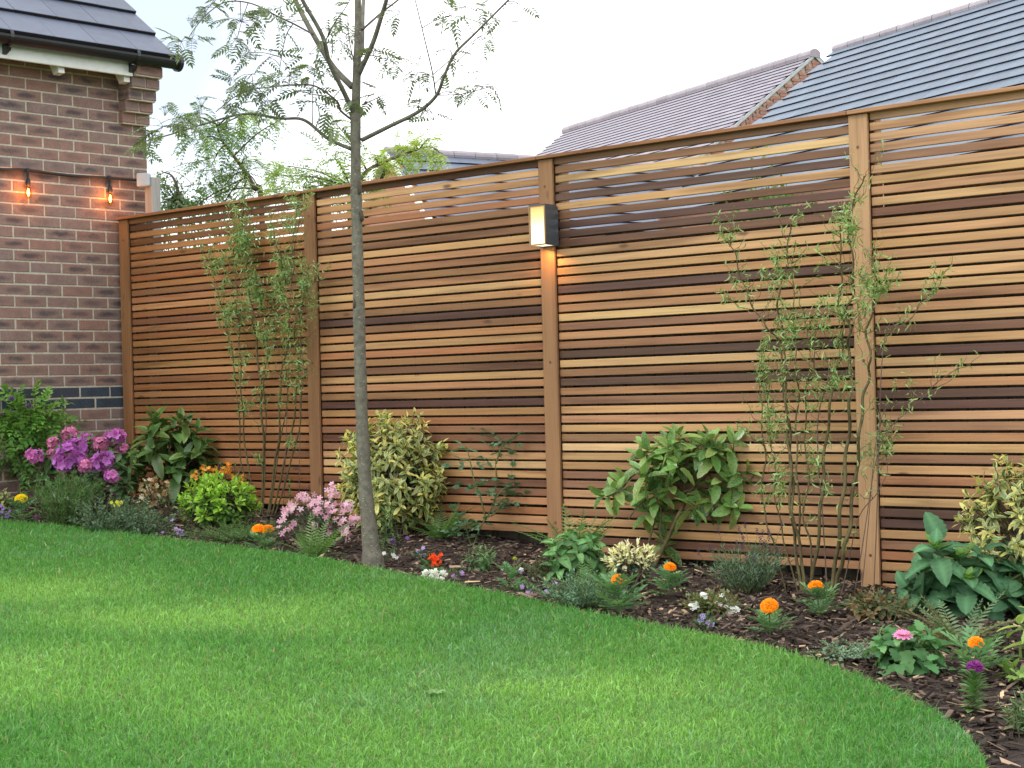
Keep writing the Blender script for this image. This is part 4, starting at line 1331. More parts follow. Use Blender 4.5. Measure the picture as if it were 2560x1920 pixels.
# knobbly scars
for (sx, sy, s) in ((898, 470, 13), (905, 540, 10), (886, 760, 9), (905, 1060, 9), (918, 1250, 8)):
    g = Geo(); c = tp(sx, sy, -0.02)
    V, Q = lathe([(0.001, -1), (0.7, -0.7), (1, 0), (0.7, 0.8), (0.001, 1)], (0, 0, 0), 8)
    V = np.array(V) * np.array([0.55, 0.55, 1.3]) * s * TD / FPX * (1 + rng.uniform(-.2, .2, (len(V), 1)))
    g.add(V + c, Q, None, (0.55, 0.5, 0.45)); g.obj('scar', M['bark'], trunk, True)
BR = [([(905, 350), (973, 316), (1045, 280), (1090, 240), (1109, 194), (1136, 136), (1185, 86), (1271, 0), (1310, -40)], 6.5, 2.0, -.5),
      ([(1090, 240), (1081, 181), (1063, 104), (1038, 0)], 2.6, 1.6, -.3), ([(1092, 238), (1154, 235), (1226, 217)], 2.2, 1.2, -.3),
      ([(878, 373), (819, 346), (760, 300), (702, 296), (611, 285), (521, 307), (430, 335), (367, 352)], 5.5, 1.8, .25),
      ([(887, 287), (855, 221), (824, 158), (806, 90), (756, 0), (730, -60)], 7.5, 5.0, -.35),
      ([(880, 217), (833, 167), (783, 86), (738, 0), (715, -60)], 9.5, 6.5, .3),
      ([(896, 188), (932, 108), (955, 36), (966, 0), (980, -60)], 7.5, 5.5, -.2),
      ([(893, 150), (905, 125), (907, 45), (909, 0), (915, -60)], 6.5, 5.0, .35),
      ([(783, 86), (733, 59), (702, 45), (629, 9), (566, 5), (521, 32), (489, 68), (471, 95)], 3.2, 1.3, .15),
      ([(884, 303), (851, 276), (842, 253), (792, 217), (747, 212), (679, 217), (620, 226), (584, 244), (539, 280)], 4.0, 1.4, -.15),
      ([(781, 310), (781, 253), (787, 172), (792, 140)], 2.0, 1.0, .2), ([(702, 296), (679, 271), (650, 250), (610, 215)], 2.0, 1.0, .2),
      ([(905, 75), (950, 35), (995, 0), (1030, -30)], 4.0, 2.5, .25), ([(733, 59), (715, 90), (702, 154), (697, 200)], 2.0, 1.0, .2),
      ([(905, 262), (946, 244), (968, 232)], 2.2, 1.0, -.1), ([(810, 110), (835, 60), (860, 25), (880, -10)], 2.4, 1.4, -.3),
      ([(893, 185), (875, 110), (868, 40)], 2.4, 1.2, .2), ([(1045, 280), (1050, 235), (1045, 185)], 2.0, 1.0, -.4)]
allb = []
for pts, r0, r1, dz in BR:
    k = len(pts)
    ps = [tp(x, y, dz * (i / (k - 1)) ** 0.8) for i, (x, y) in enumerate(pts)]
    L = smooth_line(ps, 6 * k)
    rad = np.linspace(r0, r1, len(L)) * (0.88 if r0 > 5 else 0.75) * TD / FPX
    g = Geo(); g.tube(L, rad, 8); g.obj('branch', M['bark'] if r0 > 5 else M['twig'], rowan, True)
    allb.append(L)
allb = np.vstack(allb)
CL = [(453, 104, 38, 10), (480, 95, 25, 4), (512, 18, 48, 11), (602, 54, 60, 15), (593, 95, 48, 10), (620, 131, 40, 6), (652, 32, 42, 9), (702, 72, 42, 7), (674, 145, 42, 7),
      (629, 185, 46, 10), (647, 208, 60, 16), (724, 190, 52, 12), (792, 176, 46, 11), (774, 235, 58, 18), (815, 262, 44, 9), (593, 212, 48, 10), (665, 253, 46, 9),
      (557, 253, 40, 7), (498, 276, 36, 5), (408, 316, 50, 13), (453, 294, 36, 6), (376, 343, 42, 9), (360, 365, 25, 4),
      (1127, 40, 52, 13), (1190, 27, 50, 10), (1253, 54, 30, 4), (1303, 14, 26, 3), (1127, 126, 36, 5), (1212, 95, 36, 4), (1208, 217, 50, 12), (1136, 230, 40, 6),
      (1045, 181, 42, 8), (1072, 280, 36, 5), (1018, 262, 36, 4), (1086, 303, 30, 3), (941, 126, 52, 12), (932, 235, 36, 6), (982, 154, 36, 5),
      (774, 135, 36, 6), (819, 72, 40, 6), (860, 108, 42, 7), (837, 32, 40, 6), (873, 60, 36, 5), (870, 250, 36, 5), (840, 300, 40, 5), (700, 20, 40, 6), (560, -10, 50, 8), (1000, 30, 40, 5)]
rl = [pinnate_t(6, 0.36, 0.135, (0.135, 0.180, 0.085), droop=d_, start=0.22, taper=False, angle=64) for d_ in (0.1, 0.28, 0.45)]
rlm = [tmesh('leaf', q, M['leaf']) for q in rl]
tw = Geo(); PX, YY, UU, LL = [], [], [], []
for cx, cy, rad, n_ in CL:
    dz = rng.uniform(-.25, .25)
    c = tp(cx, cy, dz)
    j = np.argmin(np.linalg.norm(allb - c, axis=1))
    if np.linalg.norm(allb[j] - c) > 0.015:
        tw.tube(smooth_line([allb[j], (allb[j] + c) / 2 + np.array([0, 0, 0.01]), c], 8), np.linspace(0.0026, 0.0014, 8), 5, cap=False)
    for k in range(int(n_ * 0.8 + 0.5)):
        a = rng.uniform(0, 6.28); q = math.sqrt(rng.uniform(0, 1)) * rad * 0.55
        p = tp(cx + q * math.cos(a), cy + q * math.sin(a) * 0.7, dz + rng.uniform(-.09, .09))
        tw.tube([c, p], [0.0014, 0.0010], 4, cap=False)
        o_ = nrm(p - c)
        y = nrm(o_ * 0.9 + rng.normal(0, 0.55, 3) * np.array([1, 1, 0.5]) + np.array([0, 0, -0.25]))
        PX.append(p); YY.append(y); UU.append(np.array([0, 0, 1.0]) + rng.normal(0, 0.3, 3)); LL.append(rng.uniform(0.080, 0.115))
setp(tw.obj('twigs', M['twig'], rowan, True), kind='stuff')
PX, YY, UU, LL = map(np.array, (PX, YY, UU, LL))
X = frames(YY, UU, LL)
np_ = min(298, len(PX))
put_parts('leaf', rlm, X[:np_], PX[:np_], rowan)
if len(PX) > np_:
    g = Geo(); g.inst(rl[1], X[np_:], PX[np_:], tone(len(PX) - np_)); setp(g.obj('foliage', M['leaf'], rowan, True), kind='stuff')
# flower umbels, budded
def umbel(c, s):
    g = Geo()
    for k in range(9):
        a = rng.uniform(0, 6.28); r_ = rng.uniform(0.2, 1) * s
        e = c + np.array([math.cos(a) * r_, math.sin(a) * r_, s * rng.uniform(0.75, 1.05)])
        m_ = c + (e - c) * 0.5 + np.array([0, 0, 0.1 * s])
        g.tube([c, m_, e], [0.0011, 0.0008, 0.0007], 3, (0.8, 0.9, 0.6), cap=False)
        for q in range(4):
            e2 = e + rng.normal(0, 0.16, 3) * s * np.array([1, 1, 0.6]) + np.array([0, 0, 0.12 * s])
            g.tube([e, e2], [0.0007, 0.0005], 3, (0.8, 0.9, 0.6), cap=False)
            V, Q = lathe([(0.0003, -0.002), (0.002, 0), (0.0003, 0.002)], e2, 5); g.add(V, Q, None, (1.6, 1.7, 1.2))
    return g
for cx, cy in ((412, 290), (503, 270), (665, 45), (575, 215), (1045, 165), (868, 118), (480, 70), (1190, 200), (640, 150), (1130, 20)):
    umbel(tp(cx, cy, rng.uniform(-.2, .2)), 0.042).obj('flower_umbel', M['stem'], rowan, True)

# ================================================================== TREES BEYOND THE FENCE
def feather_tree(name, label, trunk, r0, clusters, D0, leafcol, ll, foot_px, pale=None):
    f = at_depth(foot_px[0], foot_px[1], D0); ft = np.array([f[0], f[1], gz(f[0]) - 0.05])
    t = empty(name, tuple(ft), label, 'tree', 'feathery trees beyond the fence')
    pts = [ft] + [at_depth(x, y, D0 + dz) for x, y, dz in trunk]
    L = smooth_line(pts, 40); g = Geo(); g.tube(L, np.linspace(r0, 0.006, 40), 8); g.obj('trunk', M['twig'], t, True)
    tA = pinnate_t(8, 0.175, 0.062, leafcol, droop=0.35, start=0.12, taper=False, angle=68)
    g, gb = Geo(), Geo()
    PP, YY, UU, SS, TT = [], [], [], [], []
    for cx, cy, rad, n_, hue in clusters:
        dz = rng.uniform(-.35, .35); c = at_depth(cx, cy, D0 + dz)
        j = np.argmin(np.linalg.norm(L - c, axis=1))
        gb = Geo(); gb.tube(smooth_line([L[j], (L[j] + c) / 2 + np.array([0, 0, 0.03]), c], 8), np.linspace(0.007, 0.003, 8), 5, cap=False); gb.obj('branch', M['twig'], t, True)
        for k in range(int(n_ * 2.3)):
            a = rng.uniform(0, 6.28); q = math.sqrt(rng.uniform()) * rad * 0.6
            p = at_depth(cx + q * math.cos(a), cy + q * math.sin(a) * 0.55, D0 + dz + rng.uniform(-.15, .15))
            o_ = nrm(p - c)
            PP.append(p); YY.append(nrm(o_ * np.array([1, 1, 0.6]) + rng.normal(0, 0.35, 3) + np.array([0, 0, -0.15]))); UU.append(np.array([0, 0, 1.0]) + rng.normal(0, 0.3, 3))
            SS.append(ll * rng.uniform(0.7, 1.2)); TT.append(np.array(hue) * rng.uniform(0.8, 1.2))
    X = frames(np.array(YY), np.array(UU), np.array(SS))
    n_p = min(150, len(PP))
    meshes = [tmesh('leaf', (tA[0], tA[1], tA[2], tA[3] * np.array(h)), M['leaf']) for h in ((1, 1, 1), (1.5, 1.35, 0.9), (0.75, 0.85, 0.9))]
    for i in range(n_p):
        k = 1 if TT[i][0] > 1.25 else (2 if TT[i][0] < 0.8 else 0)
        put_parts('leaf', [meshes[k]], X[i:i + 1], np.array(PP[i:i + 1]), t)
    if len(PP) > n_p:
        g.inst(tA, X[n_p:], np.array(PP[n_p:]), np.array(TT[n_p:])); setp(g.obj('foliage', M['leaf'], t, True), kind='stuff')
    return t
W1, W2, W3 = (1, 1, 1), (1.5, 1.3, 0.8), (0.7, 0.85, 0.9)
feather_tree('feathery_tree', 'feathery green tree beyond the fence, left of the rowan trunk', [(655, 540, 0), (635, 470, 0), (610, 425, .1), (580, 385, .1), (555, 350, .1), (540, 310, .1)], 0.024,
             [(500, 285, 45, 9, W1), (605, 285, 40, 8, (1.7, 1.1, .7)), (650, 290, 45, 8, W1), (545, 322, 50, 13, W3), (495, 350, 40, 8, W1), (560, 352, 45, 11, W3), (530, 412, 58, 14, W1),
              (615, 400, 36, 8, W1), (590, 440, 52, 13, W1), (650, 478, 70, 14, W2), (690, 490, 50, 9, W2), (470, 300, 40, 7, W1), (600, 330, 40, 7, W3), (560, 465, 45, 8, W1),
              (520, 500, 50, 8, W3), (600, 520, 70, 14, W1), (430, 560, 60, 8, W3), (530, 560, 60, 9, W1), (700, 300, 25, 3, W1)], 11.0, (0.190, 0.310, 0.080), 0.20, (655, 600))
feather_tree('feathery_tree', 'bright feathery tree beyond the fence, behind and right of the rowan trunk', [(875, 540, 0), (885, 480, 0), (915, 430, 0), (960, 405, 0), (1010, 385, .1), (1050, 372, .1)], 0.022,
             [(720, 415, 52, 12, (1.2, 1.15, .9)), (790, 430, 46, 10, W1), (830, 388, 50, 9, W1), (850, 335, 34, 6, W1), (800, 455, 44, 9, W1), (990, 382, 60, 17, W2), (935, 402, 46, 11, W2),
              (1035, 372, 46, 11, W2), (1085, 348, 40, 6, (1.4, 1.3, 1)), (1105, 385, 24, 3, W2), (900, 440, 50, 10, W1), (760, 470, 46, 8, W1), (690, 440, 30, 4, W1), (850, 480, 56, 10, W1), (840, 310, 26, 4, W1),
              (790, 520, 70, 10, W1), (930, 470, 40, 7, W1)], 10.2, (0.230, 0.350, 0.075), 0.20, (875, 600))
# small weeping birch further off
f = at_depth(440, 640, 13.5); ft = np.array([f[0], f[1], gz(f[0]) - 0.05])
birch = empty('weeping_birch', tuple(ft), 'small pale weeping birch beyond the fence beside the grey post', 'tree')
g = Geo(); trk = smooth_line([ft, at_depth(450, 560, 13.5), at_depth(445, 480, 13.5), at_depth(430, 440, 13.5), at_depth(405, 430, 13.5)], 20); g.tube(trk, np.linspace(0.03, 0.004, 20), 6); g.obj('trunk', M['twig'], birch, True)
for pts in ([(392, 440), (430, 427), (470, 450), (495, 490), (510, 530)], [(430, 440), (410, 450), (400, 480)], [(440, 445), (460, 480), (470, 520)], [(440, 470), (420, 490), (408, 520)]):
    g = Geo(); g.tube(smooth_line([at_depth(x, y, 13.5) for x, y in pts], 16), np.linspace(0.004, 0.002, 16), 4, cap=False); g.obj('branch', M['twig'], birch, True)
bt = leaf_t('ovate', 0.7, 3, 0.2, 0.1, cm=(0.15, 0.22, 0.10))
for cx, cy, rx, ry, n_ in ((440, 495, 55, 40, 420), (410, 460, 30, 26, 90), (430, 520, 60, 30, 300), (470, 515, 40, 25, 120), (400, 440, 20, 10, 20)):
    c = at_depth(cx, cy, 13.5); k = 13.5 / FPX
    leaf_cloud(birch, c, (rx * k, 0.2, ry * k), n_, 0.035, bt, 'leaf', -0.3, 0.0)
# hedge in the next garden, seen between the top slats
for hx0, hx1, lab in ((1760, 2060, 'leafy hedge in the next garden seen between the slats left of the right hand willow'), (330, 720, 'leafy hedge in the next garden seen between the slats near the garage')):
    D0 = 12.5 if hx0 > 1000 else 13.0
    c0, c1 = at_depth(hx0, 520, D0), at_depth(hx1, 520, D0)
    c = (c0 + c1) / 2
    hd = empty('hedge', (c[0], c[1], gz(c[0]) - 0.06), lab, 'hedge', 'hedges beyond the fence')
    zt = at_depth((hx0 + hx1) / 2, 448 if hx0 > 1000 else 515, D0)[2]; zb = gz(c[0])
    leaf_cloud(hd, (c[0], c[1], (zt + zb) / 2), (np.linalg.norm(c1 - c0) / 2, 0.35, (zt - zb) / 2), 5200, 0.05, leaf_t('ovate', 0.55, 3, 0.2, 0.1, cm=(0.10, 0.18, 0.05)), 'leaf', 0.3, 0.55)

# ================================================================== CORKSCREW WILLOWS
curl = [leaf_t('lance', 0.19, 6, 0.1, d_, cm=(0.24, 0.36, 0.13), twist=tw_, wave=0.3) for d_, tw_ in ((0.35, 0.8), (0.7, -1.2), (0.15, 1.6), (1.0, 0.4))]
def willow(label, foot_px, dist, stems, thin, ntwig, nleaf, fmin, ll, bias=None):
    foot = site(*foot_px)
    t = empty('corkscrew_willow', (foot[0], foot[1], gz(foot[0])), label, 'shrub', 'corkscrew willows against the fence')
    allp, frac = [], []
    for (pts, r0) in stems:
        ps = []
        for i, (x, y) in enumerate(pts):
            f = i / (len(pts) - 1)
            ps.append(on_y(x, y, foot[1] * (1 - 0.65 * f) + dist * 0.65 * f + 0.03 * math.sin(i * 2.1 + r0 * 9)))
        ps[0][2] = min(ps[0][2], gz(ps[0][0]) - 0.01)
        L = smooth_line(ps, 8 * len(pts))
        k = np.arange(len(L))
        wob = 0.0055 * np.sin(k * 0.55 + r0 * 50)[:, None] * CR + 0.004 * np.sin(k * 0.41 + 1)[:, None] * CF
        L = L + wob * np.clip(k / 10, 0, 1)[:, None]
        g = Geo(); g.tube(L, np.linspace(r0 * 0.8, max(0.0015, r0 * 0.24), len(L)), 7); g.obj('stem', M['willow'] if r0 > 0.004 else M['twig'], t, True)
        fr = np.linspace(0, 1, len(L)); allp.append(L[2:]); frac.append(fr[2:])
    A = np.vstack(allp); Fr = np.concatenate(frac)
    # side twigs, curling
    g = Geo(); tips, tipw = [], []
    w = np.clip(Fr - fmin, 0.02, 1); w = w / w.sum()
    cl = lambda P_: np.exp(1.5 * np.sin(P_[:, 2] * 13 + P_[:, 0] * 9) * np.sin(P_[:, 0] * 17 - P_[:, 2] * 5 + 1))
    for i in rng.choice(len(A), ntwig, p=w):
        p = A[i]; Ln = rng.uniform(0.06, 0.22)
        d = nrm(CR * rng.normal(0, 0.8) + CF * rng.normal(0, 0.45) + np.array([0, 0, rng.uniform(0.2, 1.1)]))
        P = [p]
        ph = rng.uniform(0, 6.28)
        for s in range(9):
            d = nrm(d + 0.55 * math.sin(s * 1.25 + ph) * CR + 0.4 * math.cos(s * 1.1 + ph) * CF + np.array([0, 0, 0.06]))
            P.append(P[-1] + d * Ln / 9)
        P = np.array(P); g.tube(smooth_line(P, 16), np.linspace(0.0016, 0.0007, 16), 4, (1, 1, 1), cap=False)
        tips.append(P[2:])
    setp(g.obj('twigs', M['willow'], t, True), kind='stuff')
    S = np.vstack([A[Fr > fmin]] * 1 + tips * 3)
    cw = cl(S); idx = rng.choice(len(S), nleaf, p=cw / cw.sum())
    P = S[idx] + rng.normal(0, 0.010, (nleaf, 3))
    Y = nrm(rng.normal(0, 0.8, (nleaf, 3)) + np.array([0, 0, 0.15]))
    U = nrm(rng.normal(0, 0.6, (nleaf, 3)) + np.array([0, 0, 0.8]))
    Lf = ll * rng.uniform(0.55, 1.25, nleaf)
    g = Geo()
    for k, q in enumerate(curl):
        g.inst(q, frames(Y[k::4], U[k::4], Lf[k::4]), P[k::4], tone(len(P[k::4]), 0.7, 1.35, 0.12))
    setp(g.obj('foliage', M['leaf'], t, True), kind='stuff')
    return t
willow('tall corkscrew willow with green curly leaves by the second cover board', (672, 1262), -0.10,
       [([(650, 1255), (660, 1150), (655, 1050), (650, 950), (640, 850), (632, 800), (625, 740), (620, 690), (617, 650), (612, 620), (608, 560), (605, 515)], .010),
        ([(667, 1258), (690, 1150), (700, 1050), (700, 960), (715, 880), (725, 800), (705, 740), (712, 690), (700, 640), (685, 590)], .009),
        ([(640, 1250), (612, 1100), (605, 1000), (600, 900), (597, 820), (592, 760), (590, 700), (585, 640), (590, 580)], .0065),
        ([(645, 1252), (603, 1150), (595, 1000), (575, 860), (560, 790), (545, 730), (535, 690), (515, 640)], .006),
        ([(676, 1258), (720, 1120), (740, 1000), (745, 900), (735, 860), (740, 800), (730, 720), (735, 650), (748, 540)], .008),
        ([(682, 1256), (735, 1130), (755, 1000), (758, 900), (748, 820), (760, 740)], .0065),
        ([(670, 1258), (702, 1100), (720, 950), (690, 860), (684, 800), (690, 700)], .006),
        ([(655, 1256), (665, 1100), (660, 960), (668, 860), (650, 760), (640, 700)], .005),
        ([(735, 860), (755, 780), (775, 720), (792, 700)], .003), ([(690, 640), (735, 580), (755, 530)], .0025)],
       None, 280, 5800, 0.20, 0.033)
willow('large corkscrew willow with bare twisting stems by the fourth cover board', (2030, 1488), -0.10,
       [([(2080, 1505), (2095, 1440), (2110, 1380), (2125, 1300), (2140, 1180), (2150, 1080), (2158, 1000), (2172, 940), (2175, 895), (2168, 825), (2184, 765), (2190, 700), (2180, 640)], .0125),
        ([(2074, 1500), (2090, 1400), (2100, 1300), (2110, 1200), (2120, 1100), (2125, 1000), (2130, 950), (2120, 880), (2125, 830), (2115, 780), (2135, 720), (2130, 640), (2122, 560), (2140, 490), (2160, 440)], .012),
        ([(2020, 1485), (2035, 1420), (2050, 1300), (2058, 1200), (2065, 1100), (2078, 1000), (2080, 950), (2105, 880), (2108, 820), (2098, 750), (2105, 680), (2100, 600), (2110, 530)], .0105),
        ([(2010, 1485), (2005, 1400), (1985, 1300), (1980, 1200), (1975, 1100), (1965, 1000), (1960, 930), (1945, 850), (1910, 810), (1880, 760), (1855, 700), (1835, 630), (1818, 600)], .0095),
        ([(2005, 1485), (1990, 1380), (1978, 1280), (1975, 1150), (1968, 1060), (1960, 960), (1962, 880), (1950, 800), (1945, 740), (1960, 690), (1970, 620), (1975, 560)], .010),
        ([(2015, 1485), (2000, 1350), (1995, 1200), (1990, 1100), (1995, 1000), (1990, 900), (1985, 800), (1982, 700), (1985, 600)], .007),
        ([(1966, 1488), (1945, 1400), (1925, 1330), (1905, 1250), (1912, 1150), (1905, 1050), (1900, 950), (1903, 870)], .006),
        ([(2022, 1485), (2030, 1380), (2010, 1300), (2020, 1180), (2012, 1060), (2020, 950), (2038, 910), (2025, 840), (2005, 780)], .006),
        ([(1996, 1484), (1960, 1350), (1940, 1250), (1935, 1150), (1920, 1040), (1925, 950)], .005),
        ([(2125, 1240), (2200, 1120), (2270, 1030), (2330, 970), (2400, 912)], .0028), ([(2095, 1360), (2150, 1290), (2200, 1225), (2218, 1150), (2212, 1060)], .0030),
        ([(2168, 960), (2210, 870), (2250, 820), (2290, 780), (2322, 730)], .0028), ([(2140, 1120), (2200, 1060), (2260, 1010), (2340, 975)], .0024), ([(2060, 1180), (2045, 1060), (2070, 960), (2060, 860)], .004)],
       None, 260, 4000, 0.16, 0.033)

# ================================================================== SHRUBS AND BEDDING
auc = [leaf_t('ovate', 0.42, 9, 0.16, d_, tooth=0.07, cm=G_AUC, ce=c_, petiole=0.08) for d_, c_ in ((0.18, (0.10, 0.20, 0.055)), (0.42, G_AUCY), (0.30, (0.12, 0.22, 0.06)))]
aucY = [leaf_t('ovate', 0.42, 9, 0.16, d_, tooth=0.07, cm=c1, ce=c_, petiole=0.08) for d_, c1, c_ in ((0.12, (0.12, 0.275, 0.075), (0.14, 0.29, 0.08)), (0.3, (0.19, 0.32, 0.095), (0.26, 0.36, 0.11)), (0.22, (0.070, 0.175, 0.055), (0.10, 0.21, 0.065)), (0.12, (0.15, 0.33, 0.085), (0.19, 0.36, 0.095)))]
rhodo = [leaf_t('obovate', 0.36, 6, 0.10, 0.3, cm=(0.055, 0.125, 0.042)), leaf_t('obovate', 0.36, 6, 0.10, 0.5, cm=(0.075, 0.16, 0.05))]

# 1 climber on the garage wall with purple buds
t, P = plant('wisteria', 52, 1262, 'young wisteria with bright green leaves and purple buds on the garage wall', 'climber')
k = mpp(P)
wt_ = [pinnate_t(4, 0.36, 0.17, c_, droop=0.3, start=0.25, taper=False, angle=60, leafshape='ovate') for c_ in ((0.17, 0.34, 0.06), (0.115, 0.25, 0.05))]
g = Geo()
crown = at_depth(70, 1050, depth_of(P))
for i in range(6):
    tip = crown + CR * rng.uniform(-0.2, 0.25) + np.array([0, 0, rng.uniform(-0.05, 0.22)])
    g.tube(smooth_line([P, P + np.array([0, 0, 0.2]) + CR * rng.normal(0, .02), (P + crown) / 2 + CR * rng.normal(0, .05), tip], 14), np.linspace(0.006, 0.002, 14), 5)
g.obj('stem', M['twig'], t, True)
g = Geo(); g.tube([P + np.array([0.01, 0, 0]), at_depth(42, 1120, depth_of(P) + .02)], 0.006, 8); g.obj('cane', M['cane'], t, True)
for cx, cy, rx, ry, n_, ti in ((75, 1025, 58, 42, 70, 0), (105, 1055, 60, 45, 60, 0), (40, 1075, 60, 45, 55, 0), (110, 1095, 55, 40, 50, 1), (40, 1130, 55, 40, 45, 1), (150, 1060, 34, 26, 18, 0), (60, 1180, 36, 30, 22, 1), (20, 1020, 45, 35, 25, 0)):
    leaf_cloud(t, at_depth(cx, cy, depth_of(P) + rng.uniform(-.04, .06)), (rx * k, 0.09, ry * k), n_, 0.115, wt_[ti], 'leaf', -0.1, 0.1, (0.8, 1.25))
bud = pompom_t(46, (0.16, 0.085, 0.26), 1.1, 0.34)
bm_ = tmesh('flower_bud', bud, M['petal'])
for cx, cy, s in ((30, 998, 0.026), (72, 1016, 0.024), (24, 978, 0.014)):
    part_at('flower_bud', bm_, t, at_depth(cx, cy, depth_of(P) - 0.16), s, (0, -0.3, 1))

# 2 rhododendron
t, P = plant('rhododendron', 215, 1292, 'rhododendron covered in purple pink flower trusses by the garage wall', 'shrub')
k = mpp(P)
tips, td = rosette_shrub(t, P, 0.66, 0.5, 0.52, 0.55, 46, 8, 0.105, rhodo, 'gloss', 230, lo=-0.55, smin=0.7, s0=45, s1=105, stem_r=(0.008, 0.004))
flo = [flower_t(5, 0.40, 0.66, c1, c2, cup=0.75, ccol=(0.5, 0.3, 0.35)) for c1, c2 in (((0.44, 0.115, 0.50), (0.50, 0.17, 0.56)), ((0.50, 0.13, 0.47), (0.60, 0.22, 0.58)), ((0.58, 0.17, 0.38), (0.66, 0.26, 0.48)))]
def truss_mesh(kind):
    g = Geo(); n_ = 30
    D = dome_dirs(n_, -0.45, 1.0, 0.3)
    Zx = []
    for d in D:
        a = nrm(np.cross(d, (0.3, 0.5, 0.8))); b2 = np.cross(d, a)
        Zx.append(np.stack([a, b2, d], 1) * rng.uniform(0.75, 1.2))
    g.inst(flo[kind], np.array(Zx), D * rng.uniform(0.25, 0.62, (n_, 1)) * np.array([1.1, 1.1, 0.85]), tone(n_, 0.75, 1.25, 0.05))
    return tmesh('flower_truss', g.arrays(), M['petal'])
TM = [truss_mesh(0), truss_mesh(1), truss_mesh(2)]
for cx, cy, r_, kd, dd in ((88, 1140, 20, 1, -.12), (130, 1135, 14, 2, -.1), (133, 1107, 17, 2, -.02), (175, 1086, 21, 2, .05), (172, 1135, 26, 0, -.2), (195, 1120, 24, 0, -.12), (158, 1158, 22, 0, -.22), (218, 1098, 19, 1, .02),
                       (252, 1110, 19, 2, -.05), (287, 1092, 26, 1, .03), (307, 1120, 14, 2, .02), (257, 1152, 24, 0, -.22), (214, 1165, 18, 2, -.24), (278, 1190, 18, 1, -.26), (200, 1150, 18, 0, -.2), (235, 1160, 16, 1, -.22)):
    r_ *= rng.uniform(.92, 1.12)
    part_at('flower_truss', TM[kd], t, at_depth(cx, cy, depth_of(P) + dd - 0.04), r_ * k * 1.25, -CF * 0.7 + np.array([0, 0, 0.7]) + rng.normal(0, .2, 3))

# 3 green aucuba by the garage corner
t, P = plant('aucuba', 425, 1268, 'broad leaved green aucuba in front of the leftmost fence panel', 'shrub')
rosette_shrub(t, P, 0.62, 0.44, 0.62, 0.50, 34, 7, 0.155, auc, 'gloss', 200, lo=-0.5, smin=0.55, s0=30, s1=100, stem_r=(0.007, 0.004), stem_mat='stem')

# 4 orange azalea
t, P = plant('azalea', 560, 1262, 'azalea with bunches of orange flowers behind the lime green shrub', 'shrub')
k = mpp(P)
tips, td = rosette_shrub(t, P, 0.40, 0.25, 0.33, 0.5, 22, 6, 0.05, leaf_t('obovate', 0.36, 4, 0.1, 0.2, cm=(0.09, 0.17, 0.05)), 'leaf', 0, lo=-0.1)
of = [flower_t(6, 0.8, 0.42, c_, cup=0.9) for c_ in ((0.92, 0.40, 0.05), (0.95, 0.52, 0.10))]
om = [tmesh('blossom', q, M['petal']) for q in of]
for cx, cy, n_ in ((492, 1190, 8), (512, 1175, 7), (530, 1172, 6), (565, 1180, 12), (545, 1185, 6), (585, 1198, 8), (602, 1198, 6), (612, 1205, 5), (575, 1172, 6), (528, 1185, 4)):
    for i in range(n_):
        part_at('blossom', om[i % 2], t, at_depth(cx + rng.normal(0, 7), cy + rng.normal(0, 6), depth_of(P) + rng.normal(0, .03)), 0.025, rng.normal(0, .7, 3) - CF * 0.5 + np.array([0, 0, 0.8]))
g = Geo()
for cx, cy in ((492, 1190), (520, 1175), (565, 1180), (602, 1198)): g.tube(smooth_line([P, (P + at_depth(cx, cy, depth_of(P))) / 2 + np.array([0, 0, .04]), at_depth(cx, cy, depth_of(P))], 8), np.linspace(.004, .002, 8), 4, cap=False)
g.obj('flower_stem', M['stem'], t, True)

# 5 lime green shrub
t, P = plant('lime_shrub', 548, 1325, 'rounded lime green shrub with fresh leaf tips in the bed', 'shrub')
lime = [leaf_t('obovate', 0.42, 4, 0.15, 0.15, cm=c_) for c_ in ((0.30, 0.52, 0.06), (0.17, 0.33, 0.04), (0.11, 0.24, 0.04))]
rosette_shrub(t, P, 0.47, 0.42, 0.315, 0.42, 70, 11, 0.058, lime[0], 'leaf', 280, lo=0.1, smin=0.80, s0=10, s1=80, tones=(0.8, 1.2))
rosette_shrub(t, P, 0.46, 0.40, 0.27, 0.45, 80, 8, 0.052, lime[2], 'leaf', 0, lo=-0.7, smin=0.6, s0=30, s1=95)

# 6 rosemary like bushes at the left
ndl = leaf_t('lance', 0.11, 3, 0.1, 0.0, cm=(0.12, 0.26, 0.065))
t, P = plant('rosemary', 168, 1318, 'bushy rosemary with fine upright green needles below the purple rhododendron', 'herb')
spikes(t, P, 0.36, 0.36, 170, 0.032, ndl, 'matte', 30, 0.5)
gry = leaf_t('obovate', 0.45, 3, 0.15, 0.1, cm=(0.115, 0.19, 0.11))
t, P = plant('sage_bush', 275, 1338, 'low grey green leafy bush at the lawn edge beside the rosemary', 'herb')
spikes(t, P, 0.38, 0.29, 100, 0.022, gry, 'matte', 26, 0.6, hmin=0.35)
t, P = plant('sage_bush', 345, 1340, 'loose grey green bush at the lawn edge below the faded cream flowers', 'herb')
spikes(t, P, 0.30, 0.20, 70, 0.022, gry, 'matte', 22, 0.7, hmin=0.3)
yel = flower_t(5, 0.9, 0.8, (0.72, 0.66, 0.06), cup=0.3)
ym = tmesh('blossom', yel, M['petal'])
g_t, g_P = plant('yellow_viola', 290, 1344, 'small yellow viola peeping out of the grey green bush', 'flower')
for cx, cy in ((279, 1256), (297, 1262), (303, 1256), (286, 1264), (292, 1255)):
    part_at('blossom', ym, g_t, at_depth(cx, cy, depth_of(g_P) - 0.06), 0.012, -CF + rng.normal(0, .3, 3))
g = Geo()
